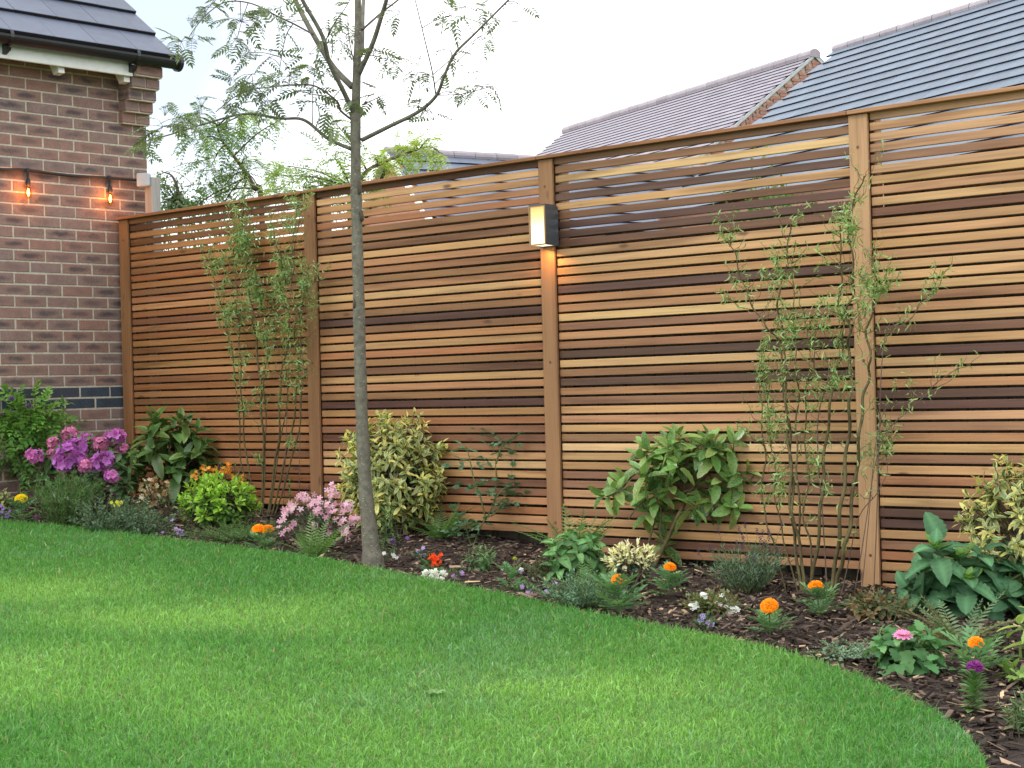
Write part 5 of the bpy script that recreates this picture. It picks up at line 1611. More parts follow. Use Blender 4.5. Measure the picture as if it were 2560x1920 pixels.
for cx, cy in ((278, 1258), (296, 1260), (304, 1262)): g.tube([g_P, at_depth(cx, cy, depth_of(g_P) - 0.055)], [.0012, .001], 4)
g.obj('stem', M['stem'], g_t, True)

# 7 faded cream azalea
t, P = plant('faded_azalea', 392, 1312, 'azalea with faded cream and brown flowers below the green aucuba', 'shrub')
rosette_shrub(t, P, 0.30, 0.22, 0.27, 0.5, 26, 6, 0.04, leaf_t('obovate', 0.36, 4, 0.1, 0.2, cm=(0.10, 0.14, 0.05)), 'leaf', 0, lo=-0.3)
cr = [flower_t(6, 0.8, 0.5, c_, cup=0.7) for c_ in ((0.52, 0.42, 0.27), (0.38, 0.24, 0.11), (0.62, 0.55, 0.42), (0.26, 0.17, 0.08))]
cm_ = [tmesh('blossom', q, M['petal']) for q in cr]
for i in range(64):
    a = rng.uniform(0, 6.28); q = math.sqrt(rng.uniform())
    cx, cy = 385 + 48 * q * math.cos(a), 1240 + 46 * q * math.sin(a)
    part_at('blossom', cm_[i % 4], t, at_depth(cx, cy, depth_of(P) - 0.02 + rng.normal(0, .03)), 0.024, rng.normal(0, .7, 3) - CF * 0.6 + np.array([0, 0, .5]))

# marigold builder
MG = {'orange': tmesh('flower_head', pompom_t(120, (0.97, 0.35, 0.006), 0.62, 0.42), M['petal']),
      'yellow': tmesh('flower_head', pompom_t(120, (0.86, 0.66, 0.012), 0.55, 0.42), M['petal']),
      'bud': tmesh('flower_head', pompom_t(60, (0.55, 0.60, 0.03), 0.9, 0.32), M['petal'])}
mgl = [pinnate_t(4, 0.44, 0.15, c_, droop=0.25, start=0.28, taper=False, angle=55) for c_ in ((0.12, 0.25, 0.11), (0.16, 0.30, 0.12))]
mgm = [tmesh('leaf', q, M['matte']) for q in mgl]
def marigold(fx, fy, heads, W, H, nleaf, label, ll=0.075, group='marigolds in the flower bed'):
    t, P = plant('marigold', fx, fy, label, 'flower', group)
    k = mpp(P)
    g = Geo()
    for (hx, hy, rpx, kind, tl) in heads:
        h = at_depth(hx, hy, depth_of(P) - 0.01)
        g.tube(smooth_line([P, P + (h - P) * 0.5 + np.array([0, 0, 0.01]), h - np.array([0, 0, 0.4 * rpx * k])], 8), np.linspace(0.0035, 0.0025, 8), 6)
        part_at('flower_head', MG[kind], t, h, rpx * k * rng.uniform(0.86, 0.98), np.array([0, 0, 1.0]) - CF * tl + CR * rng.normal(0, .22))
    g.obj('stem', M['stem'], t, True)
    nleaf = int(nleaf * 1.6); i = np.arange(nleaf); az = i * 2.39996
    f = rng.uniform(0.1, 0.85, nleaf)
    PP = P + np.stack([np.cos(az) * 0.008, np.sin(az) * 0.008, f * H], 1)
    Y = nrm(np.stack([np.cos(az), np.sin(az), 0.4 + 1.2 * f + rng.normal(0, .15, nleaf)], 1)); U = nrm(np.stack([-np.cos(az) * .4, -np.sin(az) * .4, np.ones(nleaf)], 1))
    put_parts('leaf', mgm, frames(Y, U, W / 2 * rng.uniform(0.75, 1.15, nleaf)), PP, t)
    return t
marigold(54, 1308, [(53, 1247, 17, 'yellow', .4)], 0.17, 0.11, 16, 'yellow marigold at the left end of the bed')
marigold(655, 1385, [(645, 1322, 17, 'orange', .35), (668, 1324, 17, 'orange', .35)], 0.15, 0.075, 14, 'marigold with two touching orange heads left of the rowan trunk')
marigold(1548, 1542, [(1547, 1450, 21, 'orange', .5)], 0.20, 0.11, 22, 'orange marigold in front of the cream flowered pieris')
marigold(1672, 1492, [(1675, 1418, 16.5, 'orange', .35)], 0.16, 0.085, 18, 'orange marigold to the right of the cream flowered pieris')
marigold(1925, 1590, [(1923, 1515, 24, 'orange', .7)], 0.15, 0.065, 15, 'largest orange marigold, on the bare mulch before the lavender')
marigold(2050, 1545, [(2040, 1465, 20, 'orange', .3)], 0.14, 0.10, 22, 'orange marigold at the foot of the right hand willow')
marigold(2440, 1700, [(2440, 1607, 21, 'orange', .45)], 0.20, 0.10, 14, 'orange marigold at the right beside the purple aster')
marigold(1275, 1480, [(1287, 1397, 7, 'bud', .2)], 0.11, 0.10, 20, 'marigold with one greenish yellow bud in mid bed')

# hydrangea tuft and violas at the far left
t, P = plant('pale_hydrangea', 8, 1290, 'pale yellow green leafy tuft at the far left of the bed', 'shrub')
rosette_shrub(t, P, 0.17, 0.15, 0.16, 0.5, 16, 7, 0.04, leaf_t('obovate', 0.45, 4, 0.15, 0.2, cm=(0.30, 0.36, 0.13)), 'leaf', 0, lo=0)
vi = {c: tmesh('blossom', flower_t(5, 0.9, 0.8, c1, c2, cup=0.25, ccol=(0.75, 0.6, 0.1)), M['petal']) for c, c1, c2 in
      (('purple', (0.24, 0.10, 0.46), (0.34, 0.17, 0.58)), ('white', (0.72, 0.72, 0.74), (0.78, 0.78, 0.8)), ('lilac', (0.42, 0.26, 0.60), (0.50, 0.34, 0.66)), ('dark', (0.06, 0.03, 0.14), (0.45, 0.4, 0.65)), ('magenta', (0.45, 0.06, 0.40), (0.5, 0.1, 0.45)))}
smalll = leaf_t('ovate', 0.55, 3, 0.15, 0.2, cm=(0.075, 0.15, 0.055))
def viola(fx, fy, label, kind, spots, n_leaf=60, W=0.10, H=0.045, s=0.013, name='viola', group='small violas in the flower bed', leaf=None, ll=0.022):
    t, P = plant(name, fx, fy, label, 'flower', group)
    leaf_cloud(t, P + np.array([0, 0, H * 0.5]), (W / 2, W / 2, H * 0.6), n_leaf, ll, leaf or smalll, 'leaf', 0.6, 0.1, ground=P[2])
    g = Geo()
    for i, (cx, cy) in enumerate(spots):
        h = at_depth(cx, cy, depth_of(P) - 0.01)
        kd = kind if isinstance(kind, str) else kind[i % len(kind)]
        part_at('blossom', vi[kd], t, h, s, -CF * 0.8 + np.array([0, 0, .6]) + rng.normal(0, .25, 3))
        g.tube([P + np.array([rng.normal(0, .01), rng.normal(0, .01), 0]), h], [.0011, .0009], 4, cap=False)
    g.obj('stem', M['stem'], t, True)
viola(12, 1300, 'purple violas below the pale tuft at the far left', 'purple', [(8, 1272), (18, 1285), (5, 1280), (24, 1280), (14, 1292), (2, 1265), (20, 1290)])
viola(92, 1304, 'magenta violas between the yellow marigold and the rosemary', 'magenta', [(90, 1290), (97, 1292), (94, 1297)], 25)
viola(447, 1345, 'bunch of lilac violas at the lawn edge below the lime shrub', 'lilac', [(440, 1322), (448, 1325), (455, 1328), (444, 1333), (452, 1335), (458, 1336), (462, 1338), (450, 1342), (438, 1340)], 40)
viola(370, 1340, 'few lilac violas at the lawn edge before the grey green bush', ['lilac', 'white'], [(363, 1332), (390, 1335), (407, 1331), (365, 1330), (430, 1300)], 30)
viola(980, 1362, 'purple violas just right of the rowan trunk', 'purple', [(978, 1350), (985, 1360), (1018, 1345), (983, 1352)], 20)
viola(965, 1400, 'white violas at the foot of the rowan trunk', 'white', [(960, 1383), (985, 1390), (992, 1395), (982, 1386)], 30, 0.12)
viola(1050, 1398, 'lilac violas with small leaves between the trunk and the red salvia', 'lilac', [(1044, 1378), (1058, 1370), (1050, 1385), (1062, 1388)], 60, 0.13)
viola(1145, 1445, 'lilac violas at the lawn edge right of the red salvia', 'lilac', [(1132, 1438), (1140, 1442), (1155, 1432), (1158, 1440), (1136, 1445)], 40)
viola(1300, 1470, 'pale violas beside the budding marigold', ['white', 'white', 'lilac'], [(1258, 1422), (1303, 1424), (1301, 1428), (1305, 1466)], 35, 0.1)
viola(1310, 1488, 'lilac violas trailing on bare soil at the lawn edge in mid bed', 'lilac', [(1305, 1467), (1320, 1480), (1325, 1478), (1367, 1478), (1388, 1458), (1372, 1480)], 40, 0.12)
viola(1418, 1440, 'lilac violas between the broad leaved plant and the heather', 'lilac', [(1405, 1435), (1410, 1424), (1400, 1438), (1425, 1418)], 40, 0.10)
viola(1762, 1572, 'two toned violas before the white flowered mat', ['dark', 'lilac', 'dark', 'lilac'], [(1756, 1542), (1772, 1556), (1752, 1550), (1778, 1560)], 70, 0.14, 0.05, 0.016)
viola(702, 1410, 'magenta viola and pale leaves at the lawn edge left of the rowan trunk', 'magenta', [(818, 1388), (822, 1390)], 20, 0.06) if False else None

# 8 low green mat before the lime shrub
t, P = plant('moss_phlox', 590, 1352, 'low feathery green mat in front of the lime green shrub', 'ground cover')
spikes(t, P, 0.36, 0.12, 150, 0.020, leaf_t('lance', 0.16, 3, 0.1, 0.0, cm=(0.12, 0.26, 0.07)), 'matte', 16, 1.1, hmin=0.4)

# 9 pink azalea and the fern before it
t, P = plant('pink_azalea', 800, 1372, 'azalea full of pale pink star flowers left of the rowan trunk', 'shrub')
k = mpp(P)
rosette_shrub(t, P, 0.36, 0.28, 0.30, 0.5, 34, 6, 0.042, leaf_t('obovate', 0.34, 4, 0.1, 0.2, cm=(0.06, 0.13, 0.05)), 'leaf', 0, lo=-0.4)
pf = [flower_t(5, 0.9, 0.5, c1, c2, cup=0.35, ccol=(0.75, 0.35, 0.45)) for c1, c2 in (((0.68, 0.34, 0.50), (0.76, 0.50, 0.62)), ((0.74, 0.44, 0.56), (0.80, 0.60, 0.70)), ((0.62, 0.27, 0.42), (0.74, 0.45, 0.58)))]
pm = [tmesh('blossom', q, M['petal']) for q in pf]
for cx, cy, n_ in ((757, 1240, 9), (720, 1262, 6), (737, 1268, 8), (715, 1275, 5), (793, 1255, 10), (825, 1268, 12), (829, 1235, 7), (830, 1218, 6), (848, 1275, 5), (865, 1265, 6), (702, 1307, 6), (730, 1312, 5),
                   (790, 1285, 8), (785, 1305, 6), (820, 1320, 6), (884, 1290, 5), (876, 1307, 5), (862, 1330, 5), (865, 1345, 4), (720, 1325, 3), (845, 1300, 5), (770, 1262, 5), (815, 1290, 5), (858, 1318, 4)):
    for i in range(n_):
        part_at('blossom', pm[int(rng.integers(3))], t, at_depth(cx + rng.normal(0, 8), cy + rng.normal(0, 7), depth_of(P) - 0.05 + rng.normal(0, .04)), rng.uniform(.017, .024), rng.normal(0, .5, 3) - CF * 0.8 + np.array([0, 0, .4]))
fern_t = [pinnate_t(14, 0.25, 0.050, c_, droop=d_, start=0.10, taper=True, angle=74) for c_, d_ in (((0.15, 0.27, 0.075), 0.35), ((0.12, 0.24, 0.07), 0.6), ((0.18, 0.31, 0.09), 0.2))]
fern_m = [tmesh('frond', q, M['leaf']) for q in fern_t]
def fern(name, fx, fy, label, n_, L, el=(35, 75), group='ferns in the flower bed', meshes=None, azr=None, wid=1.0):
    t, P = plant(name, fx, fy, label, 'fern', group)
    for i in range(n_):
        az = i * 2.39996 + rng.uniform(-.3, .3); e = R(rng.uniform(*el))
        y = np.array([[math.cos(az) * math.cos(e), math.sin(az) * math.cos(e), math.sin(e)]])
        u = np.array([[-math.cos(az) * math.sin(e), -math.sin(az) * math.sin(e), math.cos(e)]])
        put_parts('frond', [(meshes or fern_m)[i % 3]], frames(y, u, np.array([L * rng.uniform(0.75, 1.1)]), wid), P[None] + np.array([[math.cos(az), math.sin(az), 0]]) * 0.012, t)
    return t
fern('fern', 782, 1398, 'spreading fern in front of the pink azalea', 17, 0.24, (28, 78))
fern('fern', 1105, 1348, 'fern to the left of the rose bush', 15, 0.25, (35, 75))
fern('fern', 1440, 1412, 'fern behind the broad leaved green plant at the third cover board', 14, 0.30, (45, 80))
fern('fern', 1465, 1495, 'small fern behind the heather in mid bed', 8, 0.20, (45, 85))

# 10 lavender left, lily
lav_l = leaf_t('lance', 0.11, 3, 0.1, 0.0, cm=(0.155, 0.25, 0.155))
def lavender(fx, fy, label, W, H, n_, nf, ll=0.03, top=0.1):
    t, P = plant('lavender', fx, fy, label, 'lavender', 'lavenders against the fence')
    tips = spikes(t, P, W, H, n_, ll, lav_l, 'matte', 18, 0.6, hmin=0.6)
    gh = Geo()
    flw = leaf_t('ovate', 0.6, 3, 0.2, 0.1, cm=(0.085, 0.055, 0.115))
    for i in range(nf):
        tip, d = tips[i]
        e = tip + d * rng.uniform(0.03, 0.07) + np.array([0, 0, top * rng.uniform(0.3, 1)])
        st = Geo(); st.tube([tip - d * 0.03, e], [.0011, .0009], 4, cap=False)
        k_ = 16; az = np.arange(k_) * 2.4; pp = e + np.stack([np.cos(az) * .003, np.sin(az) * .003, np.linspace(-0.016, 0.016, k_)], 1)
        st_o = Geo(); st_o.inst(flw, frames(nrm(np.stack([np.cos(az), np.sin(az), 0.9 + 0 * az], 1)), np.tile([0, 0, 1.0], (k_, 1)), 0.010), pp, tone(k_))
        st_o.obj('flower_spike', M['petal'], t, True)
        st.obj('flower_stem', M['stem'], t, True)
    return t
lavender(788, 1262, 'dark lavender tuft behind the pink azalea by the second cover board', 0.22, 0.17, 60, 12, 0.03, 0.03)
lavender(1868, 1478, 'grey green lavender with dark flower spikes at the foot of the fence', 0.32, 0.24, 130, 22, 0.032, 0.03)
def lily(fx, fy, label, H, n_, ll):
    t, P = plant('lily', fx, fy, label, 'flower', 'leafy lily shoots')
    tm = leaf_t('lance', 0.20, 5, 0.15, 0.45, cm=(0.075, 0.17, 0.06)); me = tmesh('leaf', tm, M['gloss'])
    g = Geo(); top = P + np.array([0.01, 0, H]); g.tube([P, (P + top) / 2 + np.array([.01, 0, 0]), top], [.005, .004, .0025], 6); g.obj('stem', M['stem'], t, True)
    i = np.arange(n_); az = i * 2.39996; f = (i + 1) / n_
    Y = nrm(np.stack([np.cos(az), np.sin(az), 0.2 + 1.5 * f ** 2], 1))
    put_parts('leaf', [me], frames(Y, np.tile([0, 0, 1.0], (n_, 1)), ll * (1.1 - 0.45 * f)), P + (top - P) * f[:, None], t)
lily(962, 1368, 'narrow leaved lily shoot right of the rowan trunk', 0.19, 26, 0.095)
lily(975, 1355, 'second lily shoot close behind the first by the variegated shrub', 0.15, 20, 0.08)
lily(722, 1268, 'tall narrow leaved shoot between the left willow and the second cover board', 0.25, 24, 0.07)

# 11 variegated elaeagnus
var_ = [leaf_t('ovate', 0.38, 5, 0.14, d_, cm=cm1, ce=ce1, wave=0.12, ncol=5) for d_, cm1, ce1 in
        ((0.2, (0.16, 0.25, 0.105), (0.70, 0.66, 0.25)), (0.4, (0.26, 0.33, 0.14), (0.68, 0.64, 0.27)), (0.15, (0.58, 0.56, 0.18), (0.72, 0.67, 0.27)))]
t, P = plant('variegated_shrub', 985, 1338, 'bushy cream and green variegated shrub behind the rowan trunk', 'shrub', 'variegated shrubs')
rosette_shrub(t, P, 0.67, 0.50, 0.73, 0.45, 260, 9, 0.062, var_, 'leaf', 296, lo=-0.9, smin=0.66, s0=30, s1=110, stem_r=(0.006, 0.002))
rosette_shrub(t, P, 0.52, 0.40, 0.60, 0.45, 110, 8, 0.062, var_, 'leaf', 0, lo=-0.9, smin=0.7, s0=30, s1=110, stem_r=(0.004, 0.002))
t, P = plant('variegated_shrub', 2590, 1430, 'cream and green variegated shrub at the right edge behind the big leaved hydrangea', 'shrub', 'variegated shrubs')
rosette_shrub(t, P, 0.66, 0.46, 0.70, 0.45, 230, 9, 0.062, var_, 'leaf', 296, lo=-0.9, smin=0.66, s0=30, s1=110, stem_r=(0.006, 0.002))

# 12 rose
t, P = plant('rose_bush', 1185, 1338, 'thin rose bush with sparse blue green leaves in front of the fence', 'rose')
rs_l = [pinnate_t(2, 0.42, 0.27, c_, droop=0.25, start=0.4, taper=False, angle=65, leafshape='ovate') for c_ in ((0.10, 0.20, 0.115), (0.125, 0.235, 0.12))]
rm_ = [tmesh('leaf', q, M['matte']) for q in rs_l]
g = Geo(); LP = []
D0 = depth_of(P)
for pts in ([(1182, 1370), (1200, 1320), (1225, 1280), (1238, 1240), (1240, 1170), (1232, 1110), (1228, 1065)], [(1180, 1370), (1168, 1330), (1165, 1300)], [(1215, 1300), (1200, 1240), (1185, 1200), (1175, 1150), (1168, 1125)],
            [(1235, 1250), (1262, 1220), (1290, 1210)], [(1228, 1290), (1260, 1265), (1285, 1255)], [(1240, 1160), (1255, 1115), (1275, 1108)]):
    L = smooth_line([at_depth(x, y, D0 + .03 * i) for i, (x, y) in enumerate(pts)], 18); g.tube(L, np.linspace(.005, .002, 18), 6); LP.append(L[4:])
g.obj('stem', M['stem'], t, True)
LP = np.vstack(LP); n_ = 64; ii = rng.integers(0, len(LP), n_)
Y = nrm(CR * rng.normal(0, 1, (n_, 1)) + CF * rng.normal(0, .7, (n_, 1)) + np.array([0, 0, .25])); U = np.tile([0, 0, 1.0], (n_, 1)) + rng.normal(0, .4, (n_, 3))
put_parts('leaf', rm_, frames(Y, U, rng.uniform(.09, .14, n_)), LP[ii], t)

# 13 red salvia with white alyssum
t, P = plant('red_salvia', 1085, 1432, 'bright orange red salvia flower above white alyssum', 'flower')
k = mpp(P)
rf = tmesh('blossom', flower_t(5, 0.9, 0.6, (0.86, 0.085, 0.02), (0.9, 0.14, 0.03), cup=0.7), M['petal'])
for i in range(46):
    a = rng.uniform(0, 6.28); q = math.sqrt(rng.uniform()); hy = rng.uniform(-1, 1)
    part_at('blossom', rf, t, at_depth(1088 + 15 * q * math.cos(a) * (1 - .3 * hy), 1400 + 15 * hy * 1.0, depth_of(P) - .02 + .02 * math.sin(a)), .013, rng.normal(0, .8, 3) + np.array([0, 0, .4]) - CF * .4)
g = Geo(); g.tube([P, at_depth(1087, 1412, depth_of(P) - .01)], [.003, .003], 6); g.obj('stem', M['stem'], t, True)
leaf_cloud(t, P + np.array([0, 0, .03]), (.06, .06, .05), 40, .04, leaf_t('ovate', .5, 4, .15, .2, cm=(.08, .17, .05)), 'leaf', .5, .1)
wf_ = tmesh('blossom', flower_t(4, 0.9, 0.9, (0.74, 0.75, 0.72), cup=0.2), M['petal'])
def alyssum(fx, fy, label, rx, ry, n_, s=.010, leafcol=(.09, .17, .06), H=.05, kind=None):
    t, P = plant('alyssum', fx, fy, label, 'flower', 'white alyssum tufts'); k = mpp(P)
    leaf_cloud(t, P + np.array([0, 0, H * .45]), (rx * k, rx * k * .7, H * .6), int(n_ * 4.5), .018, leaf_t('lance', .25, 3, .1, .1, cm=leafcol), 'leaf', .8, .1, ground=P[2])
    for i in range(n_):
        a = rng.uniform(0, 6.28); q = math.sqrt(rng.uniform())
        part_at('blossom', kind or wf_, t, at_depth(fx + rx * q * math.cos(a), fy - H / k * .55 + ry * q * math.sin(a), depth_of(P) - .05 - .03 * math.sin(a) * -1 - .02), s * rng.uniform(.7, 1.2), np.array([0, 0, .8]) - CF * .6 + rng.normal(0, .3, 3))
alyssum(1086, 1452, 'white alyssum tuft at the lawn edge under the red salvia', 32, 15, 60)
alyssum(1775, 1535, 'spreading brownish mat dotted with white flowers on the mulch', 0, 0, 0) if False else None

# 14 small perennials
def tuft(name, fx, fy, label, W, H, n_, per, ll, tm, mat='leaf', parts=0, cat='plant', lo=-0.2, **kw):
    t, P = plant(name, fx, fy, label, cat)
    rosette_shrub(t, P, W, W, H, 0.45, n_, per, ll, tm, mat, parts, lo=lo, stem_mat='stem', stem_r=(.003, .0015), **kw)
    return t, P
tuft('perennial_tuft', 1205, 1425, 'small fresh green perennial tuft on the mulch below the rose', .17, .13, 18, 9, .045, leaf_t('lance', .3, 4, .15, .25, cm=(.11, .21, .08)))
tuft('perennial_tuft', 1350, 1448, 'small brown green tuft between the bud marigold and the broad leaved plant', .20, .12, 26, 9, .026, leaf_t('obovate', .4, 3, .15, .2, cm=(.085, .10, .04)))
tuft('pale_seedling', 822, 1424, 'flat pale green seedling at the lawn edge left of the rowan trunk', .10, .035, 10, 6, .03, leaf_t('ovate', .5, 4, .15, .2, cm=(.20, .30, .12)))
tuft('pink_seedling', 940, 1382, 'small thin leaved tuft with a pink flower against the rowan trunk', .10, .11, 16, 8, .04, leaf_t('lance', .14, 4, .1, .2, cm=(.11, .19, .08)))
# 15 broad leaved plant
brd = [leaf_t('ovate', .55, 7, .14, d_, tooth=.03, cm=c_, petiole=.15, ncol=5, vein=tuple(1.35 * q for q in c_), pleat=.05) for d_, c_ in ((.3, (.12, .27, .095)), (.55, (.155, .31, .11)), (.4, (.10, .23, .085)))]
t, P = plant('broad_leaved_plant', 1440, 1448, 'broad leaved fresh green plant in front of the third cover board', 'plant')
rosette_shrub(t, P, .30, .28, .235, .5, 24, 7, .098, brd, 'matte', 140, lo=-.4, smin=.6, s0=35, s1=110, stem_mat='stem', stem_r=(.004, .002))
# 16 heather / lithodora
t, P = plant('heather', 1455, 1518, 'bushy blue green heather at the lawn edge in mid bed', 'herb')
spikes(t, P, .32, .17, 110, .018, leaf_t('lance', .26, 3, .1, 0, cm=(.13, .245, .14)), 'matte', 26, .75, hmin=.45)
# 17 pieris
t, P = plant('pieris', 1578, 1470, 'small pieris with cream new leaves above dark green ones', 'shrub')
rosette_shrub(t, P, .22, .18, .17, .5, 26, 8, .048, leaf_t('obovate', .36, 4, .15, .2, cm=(.025, .065, .03)), 'gloss', 0, lo=-.7, smin=.5)
rosette_shrub(t, P, .235, .17, .205, .58, 36, 10, .050, leaf_t('obovate', .36, 4, .15, .15, cm=(.78, .76, .50)), 'leaf', 250, lo=.05, smin=.82, s0=10, s1=80)

# 18 spotted aucuba grown as a little tree
foot = site(1640, 1405); D0 = depth_of(foot)
t = empty('spotted_aucuba', (foot[0], foot[1], gz(foot[0])), 'yellow spotted aucuba with leaning stem in front of the third fence panel', 'shrub')
g = Geo(); ST = []
for pts, r0, r1 in (([(1633, 1425), (1645, 1395), (1668, 1350), (1695, 1290), (1712, 1255), (1710, 1210), (1705, 1160)], .013, .007), ([(1662, 1360), (1650, 1330), (1652, 1280), (1640, 1240)], .006, .004),
                    ([(1625, 1385), (1620, 1365), (1632, 1320), (1640, 1290)], .006, .004), ([(1710, 1250), (1740, 1210), (1790, 1170), (1830, 1140)], .007, .004), ([(1710, 1240), (1660, 1200), (1600, 1180), (1540, 1230)], .006, .003),
                    ([(1706, 1200), (1660, 1140), (1610, 1130)], .005, .003), ([(1706, 1180), (1740, 1120), (1790, 1100)], .006, .003), ([(1708, 1230), (1760, 1220), (1840, 1250)], .006, .003), ([(1640, 1240), (1600, 1260), (1570, 1300)], .004, .003)):
    L = smooth_line([at_depth(x, y, D0 + (.05 * math.sin(i * 1.7) if i > 2 else 0)) for i, (x, y) in enumerate(pts)], 22); g.tube(L, np.linspace(r0, r1, 22), 8); ST.append(L)
g.obj('stem', M['willow'], t, True)
PT_, DT_ = [], []
for cx, cy, n_, dx, dy in ((1525, 1215, 1, -.5, .6), (1518, 1240, 1, -.7, -.1), (1545, 1200, 1, -.1, .9), (1590, 1140, 1, -.5, .6), (1630, 1165, 1, -.3, .6), (1620, 1200, 1, -.1, .6), (1672, 1105, 2, -.2, .9), (1702, 1090, 2, 0, 1), (1740, 1110, 1, .1, .8), (1762, 1100, 2, .2, .9),
                       (1800, 1120, 2, .4, .8), (1835, 1110, 2, .5, .8), (1815, 1150, 1, .6, .4), (1700, 1150, 2, 0, .6), (1740, 1160, 1, .2, .5), (1640, 1230, 1, -.2, .6), (1610, 1270, 1, -.2, .6), (1660, 1280, 1, .1, .6), (1840, 1220, 1, .6, .3), (1790, 1230, 2, .3, .3),
                       (1860, 1180, 1, .6, .4), (1645, 1345, 1, -.1, .8), (1680, 1200, 2, 0, .7), (1760, 1190, 1, .2, .5), (1720, 1130, 1, 0, .8), (1600, 1170, 1, -.4, .5), (1665, 1135, 1, -.3, .7), (1775, 1140, 1, .3, .7), (1855, 1105, 1, .4, .8), (1868, 1140, 1, .6, .5), (1850, 1160, 1, .5, .5), (1872, 1200, 1, .6, .2), (1810, 1185, 1, .3, .4), (1620, 1120, 1, -.3, .8), (1805, 1265, 1, .4, .1), (1850, 1265, 1, .5, .1), (1740, 1255, 1, .2, .3)):
    for i in range(n_):
        p = at_depth(cx + rng.normal(0, 6), cy + rng.normal(0, 6), D0 + rng.uniform(-.16, .14)); PT_.append(p); DT_.append(CR * dx + np.array([0, 0, dy]) + CF * rng.uniform(-.5, .3))
g = Geo(); SA = np.vstack(ST)
for p in PT_:
    j = np.argmin(np.linalg.norm(SA - p, axis=1)); g.tube(smooth_line([SA[j], (SA[j] + p) / 2 + np.array([0, 0, -.01]), p], 8), np.linspace(.004, .0025, 8), 5, cap=False)
setp(g.obj('twigs', M['stem'], t, True), kind='stuff')
Pq, Y, U, L = rosettes(np.array(PT_), nrm(np.array(DT_)), 9, .128, 20, 122, .05)
Y[:, 2] -= .06
put_parts('leaf', [tmesh('leaf', q, M['aucuba']) for q in aucY], frames(nrm(Y), U - CF * .7, L), Pq, t)

# 19 white flowered mat
t, P = plant('white_flowered_mat', 1778, 1530, 'spreading olive brown mat dotted with white flowers on the mulch', 'ground cover'); k = mpp(P)
leaf_cloud(t, P + np.array([0, 0, .03]), (72 * k, .09, .055), 900, .024, [leaf_t('obovate', .5, 3, .15, .2, cm=c_) for c_ in ((.14, .15, .06), (.15, .22, .075), (.20, .14, .065))], 'leaf', .7, .1, ground=P[2])
wh = tmesh('blossom', flower_t(5, .9, .8, (.74, .75, .76), cup=.2, ccol=(.7, .65, .3)), M['petal'])
for cx, cy, n_ in ((1755, 1490, 4), (1762, 1498, 3), (1738, 1515, 4), (1733, 1525, 3), (1835, 1520, 6), (1825, 1530, 4), (1842, 1530, 4), (1790, 1508, 2), (1812, 1495, 2), (1818, 1515, 2), (1780, 1540, 1)):
    for i in range(n_): part_at('blossom', wh, t, at_depth(cx + rng.normal(0, 5), cy + rng.normal(0, 4), depth_of(P) - .05), .012, np.array([0, 0, .8]) - CF * .6 + rng.normal(0, .3, 3))

# 20 big leaved hydrangea at the right
hy = [leaf_t('ovate', .66, 13, .10, d_, tooth=.06, cm=c_, petiole=.13, ncol=5, vein=tuple(1.5 * q for q in c_), pleat=.05) for d_, c_ in ((.30, (.070, .172, .078)), (.55, (.085, .200, .090)), (.42, (.055, .140, .066)))]
hyy = leaf_t('ovate', .55, 9, .18, .2, tooth=.05, cm=(.13, .27, .045), petiole=.1)
t, P = plant('hydrangea', 2405, 1545, 'hydrangea with very large toothed dark green leaves at the right', 'shrub')
D0 = depth_of(P); PT_, DT_ = [], []
for cx, cy, dx, dy in ((2340, 1370, -.2, .9), (2400, 1395, -.1, .8), (2455, 1385, .1, .8), (2290, 1430, -.6, .5), (2350, 1440, -.3, .5), (2420, 1450, 0, .6), (2490, 1430, .3, .6), (2530, 1380, .4, .7), (2540, 1440, .4, .5), (2300, 1490, -.7, .2), (2380, 1490, -.2, .4), (2460, 1490, .2, .4), (2520, 1490, .4, .3), (2580, 1420, .4, .6), (2590, 1480, .4, .3), (2270, 1470, -.7, .3), (2430, 1415, 0, .7), (2330, 1410, -.3, .7), (2500, 1460, .2, .4), (2410, 1500, -.1, .3)):
    PT_.append(at_depth(cx, cy, D0 + rng.uniform(-.18, .12))); DT_.append(CR * dx + np.array([0, 0, dy]) - CF * .35)
g = Geo(); stems_to(g, P, PT_, .008, .004, .5); g.obj('stem', M['stem'], t, True)
Pq, Y, U, L = rosettes(np.array(PT_), nrm(np.array(DT_)), 8, .145, 38, 108, .07); Y[:, 2] -= .02
put_parts('leaf', [tmesh('leaf', q, M['matte']) for q in hy], frames(nrm(Y), U, L), Pq, t)
Pq, Y, U, L = rosettes(np.array(PT_)[[0, 1, 5]], nrm(np.array(DT_))[[0, 1, 5]], 5, .085, 10, 50, .01)
put_parts('leaf', [tmesh('young_leaf', hyy, M['leaf'])], frames(Y, U, L), Pq, t)
lf = tmesh('leaf', hy[0], M['matte'])
put_parts('leaf', [lf], frames(np.array([CR * -.25 + np.array([0, 0, 1.0])]), np.array([-CF + CR * .3]), np.array([.145])), at_depth(2350, 1362, D0)[None], t)

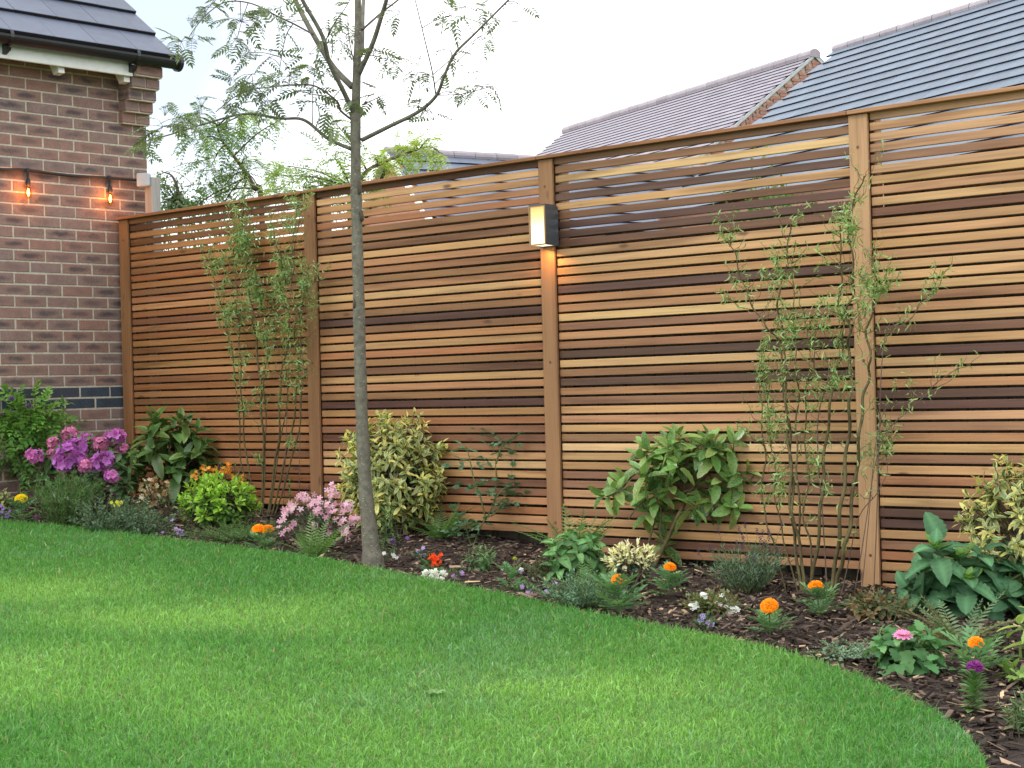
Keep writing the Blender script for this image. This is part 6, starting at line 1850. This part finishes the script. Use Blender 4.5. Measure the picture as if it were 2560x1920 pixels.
# 21 copper heuchera, bronze fern, thyme, dahlia, aster, right edge
tuft('copper_heuchera', 2195, 1552, 'low copper and dark green leafy plant left of the hydrangea', .30, .13, 60, 7, .030, [leaf_t('ovate', .7, 4, .15, .3, cm=c_) for c_ in ((.20, .115, .05), (.13, .12, .05), (.075, .115, .05))], 'leaf', 0, 'ground cover')
bfern = [tmesh('frond', pinnate_t(13, .24, .052, c_, droop=d_, start=.1, taper=True, angle=74), M['leaf']) for c_, d_ in (((.19, .23, .105), .5), ((.27, .235, .12), .7), ((.15, .23, .105), .3))]
fern('bronze_fern', 2395, 1625, 'dull bronze green fern below the big leaved hydrangea', 34, .25, (25, 75), None, bfern)
t, P = plant('thyme', 2140, 1642, 'low silver green thyme cushion at the lawn edge', 'herb')
spikes(t, P, .20, .055, 90, .012, leaf_t('ovate', .5, 3, .1, .1, cm=(.23, .34, .23)), 'matte', 16, 1.0, hmin=.4)
t, P = plant('dahlia', 2268, 1678, 'dahlia with one wide pink flower and lobed green leaves', 'flower'); k = mpp(P)
dl = [leaf_t('ovate', .62, 9, .14, d_, tooth=.22, cm=c_, petiole=.1) for d_, c_ in ((.35, (.10, .25, .085)), (.5, (.135, .29, .105)), (.2, (.08, .21, .075)))]
rosette_shrub(t, P, .27, .25, .150, .5, 22, 6, .085, dl, 'matte', 120, lo=-.5, smin=.5, s0=40, s1=115, stem_mat='stem', stem_r=(.004, .002))
h = at_depth(2257, 1588, depth_of(P) - .09)
part_at('flower_head', tmesh('flower_head', flower_t(11, .95, .42, (.80, .22, .50), (.86, .40, .64), cup=.15, ccol=(.62, .14, .35), two=True), M['petal']), t, h, 27 * k, np.array([0, 0, 1.0]) - CF * .25)
g = Geo(); g.tube(smooth_line([P, (P + h) / 2, h], 8), .003, 6); g.obj('stem', M['stem'], t, True)
t, P = plant('aster', 2432, 1778, 'upright leafy aster with one purple flower before the orange marigold', 'flower'); k = mpp(P)
al = leaf_t('obovate', .42, 5, .15, .2, cm=(.125, .27, .08)); am = tmesh('leaf', al, M['leaf'])
h = at_depth(2437, 1668, depth_of(P) - .01)
part_at('flower_head', tmesh('flower_head', pompom_t(90, (.30, .045, .30), .7, .6, .6), M['petal']), t, h, 18 * k, np.array([0, 0, 1.0]) - CF * .3)
g = Geo(); g.tube(smooth_line([P, (P + h) / 2 + CR * .005, h], 8), np.linspace(.004, .003, 8), 6); g.obj('stem', M['stem'], t, True)
n_ = 60; i = np.arange(n_); az = i * 2.39996; f = (i + .5) / n_
Y = nrm(np.stack([np.cos(az), np.sin(az), .15 + 1.0 * f], 1)); put_parts('leaf', [am], frames(Y, np.tile([0, 0, 1.0], (n_, 1)), rng.uniform(.035, .06, n_)), P + (h - P) * (f * .82)[:, None], t)
t, P = plant('aucuba', 2620, 1660, 'pale green aucuba leaves hanging in at the right edge', 'shrub')
ed = [at_depth(2550, 1560, depth_of(P)), at_depth(2600, 1540, depth_of(P)), at_depth(2590, 1600, depth_of(P) - .05)]
g = Geo(); stems_to(g, P, ed, .006, .004); g.obj('stem', M['stem'], t, True)
Pq, Y, U, L = rosettes(np.array(ed), nrm(np.tile(-CR * .5 + np.array([0, 0, .8]), (3, 1))), 7, .15, 40, 140, .04)
put_parts('leaf', [tmesh('leaf', leaf_t('ovate', .34, 9, .14, d_, tooth=.05, cm=(.24, .36, .09), petiole=.08), M['aucuba']) for d_ in (.2, .45)], frames(Y, U, L), Pq, t)
tuft('primula', 2562, 1715, 'light green leafy rosette at the right edge on the mulch', .16, .08, 10, 7, .065, leaf_t('obovate', .4, 5, .15, .25, cm=(.20, .33, .07)), 'leaf', 60, lo=.0)
for wx_, wy_, lab_ in ((1088, 1768, 'pale broad leaved weed growing in the lawn near its middle'),):
    t, P = plant('lawn_weed', wx_, wy_, lab_, 'weed', None, LZ + .012)
    wm = tmesh('leaf', leaf_t('obovate', .5, 5, .15, .3, tooth=.1, cm=(.20, .36, .11)), M['leaf'])
    n_ = 7; az = np.arange(n_) * 2.39996
    put_parts('leaf', [wm], frames(nrm(np.stack([np.cos(az), np.sin(az), .45 + 0 * az], 1)), np.tile([0, 0, 1.0], (n_, 1)), rng.uniform(.025, .04, n_)), np.tile(P, (n_, 1)), t)
tuft('grassy_tuft', 2575, 1830, 'fine leaved green tuft at the lower right edge on the mulch', .17, .12, 26, 10, .05, leaf_t('lance', .12, 4, .1, .2, cm=(.10, .20, .06)))
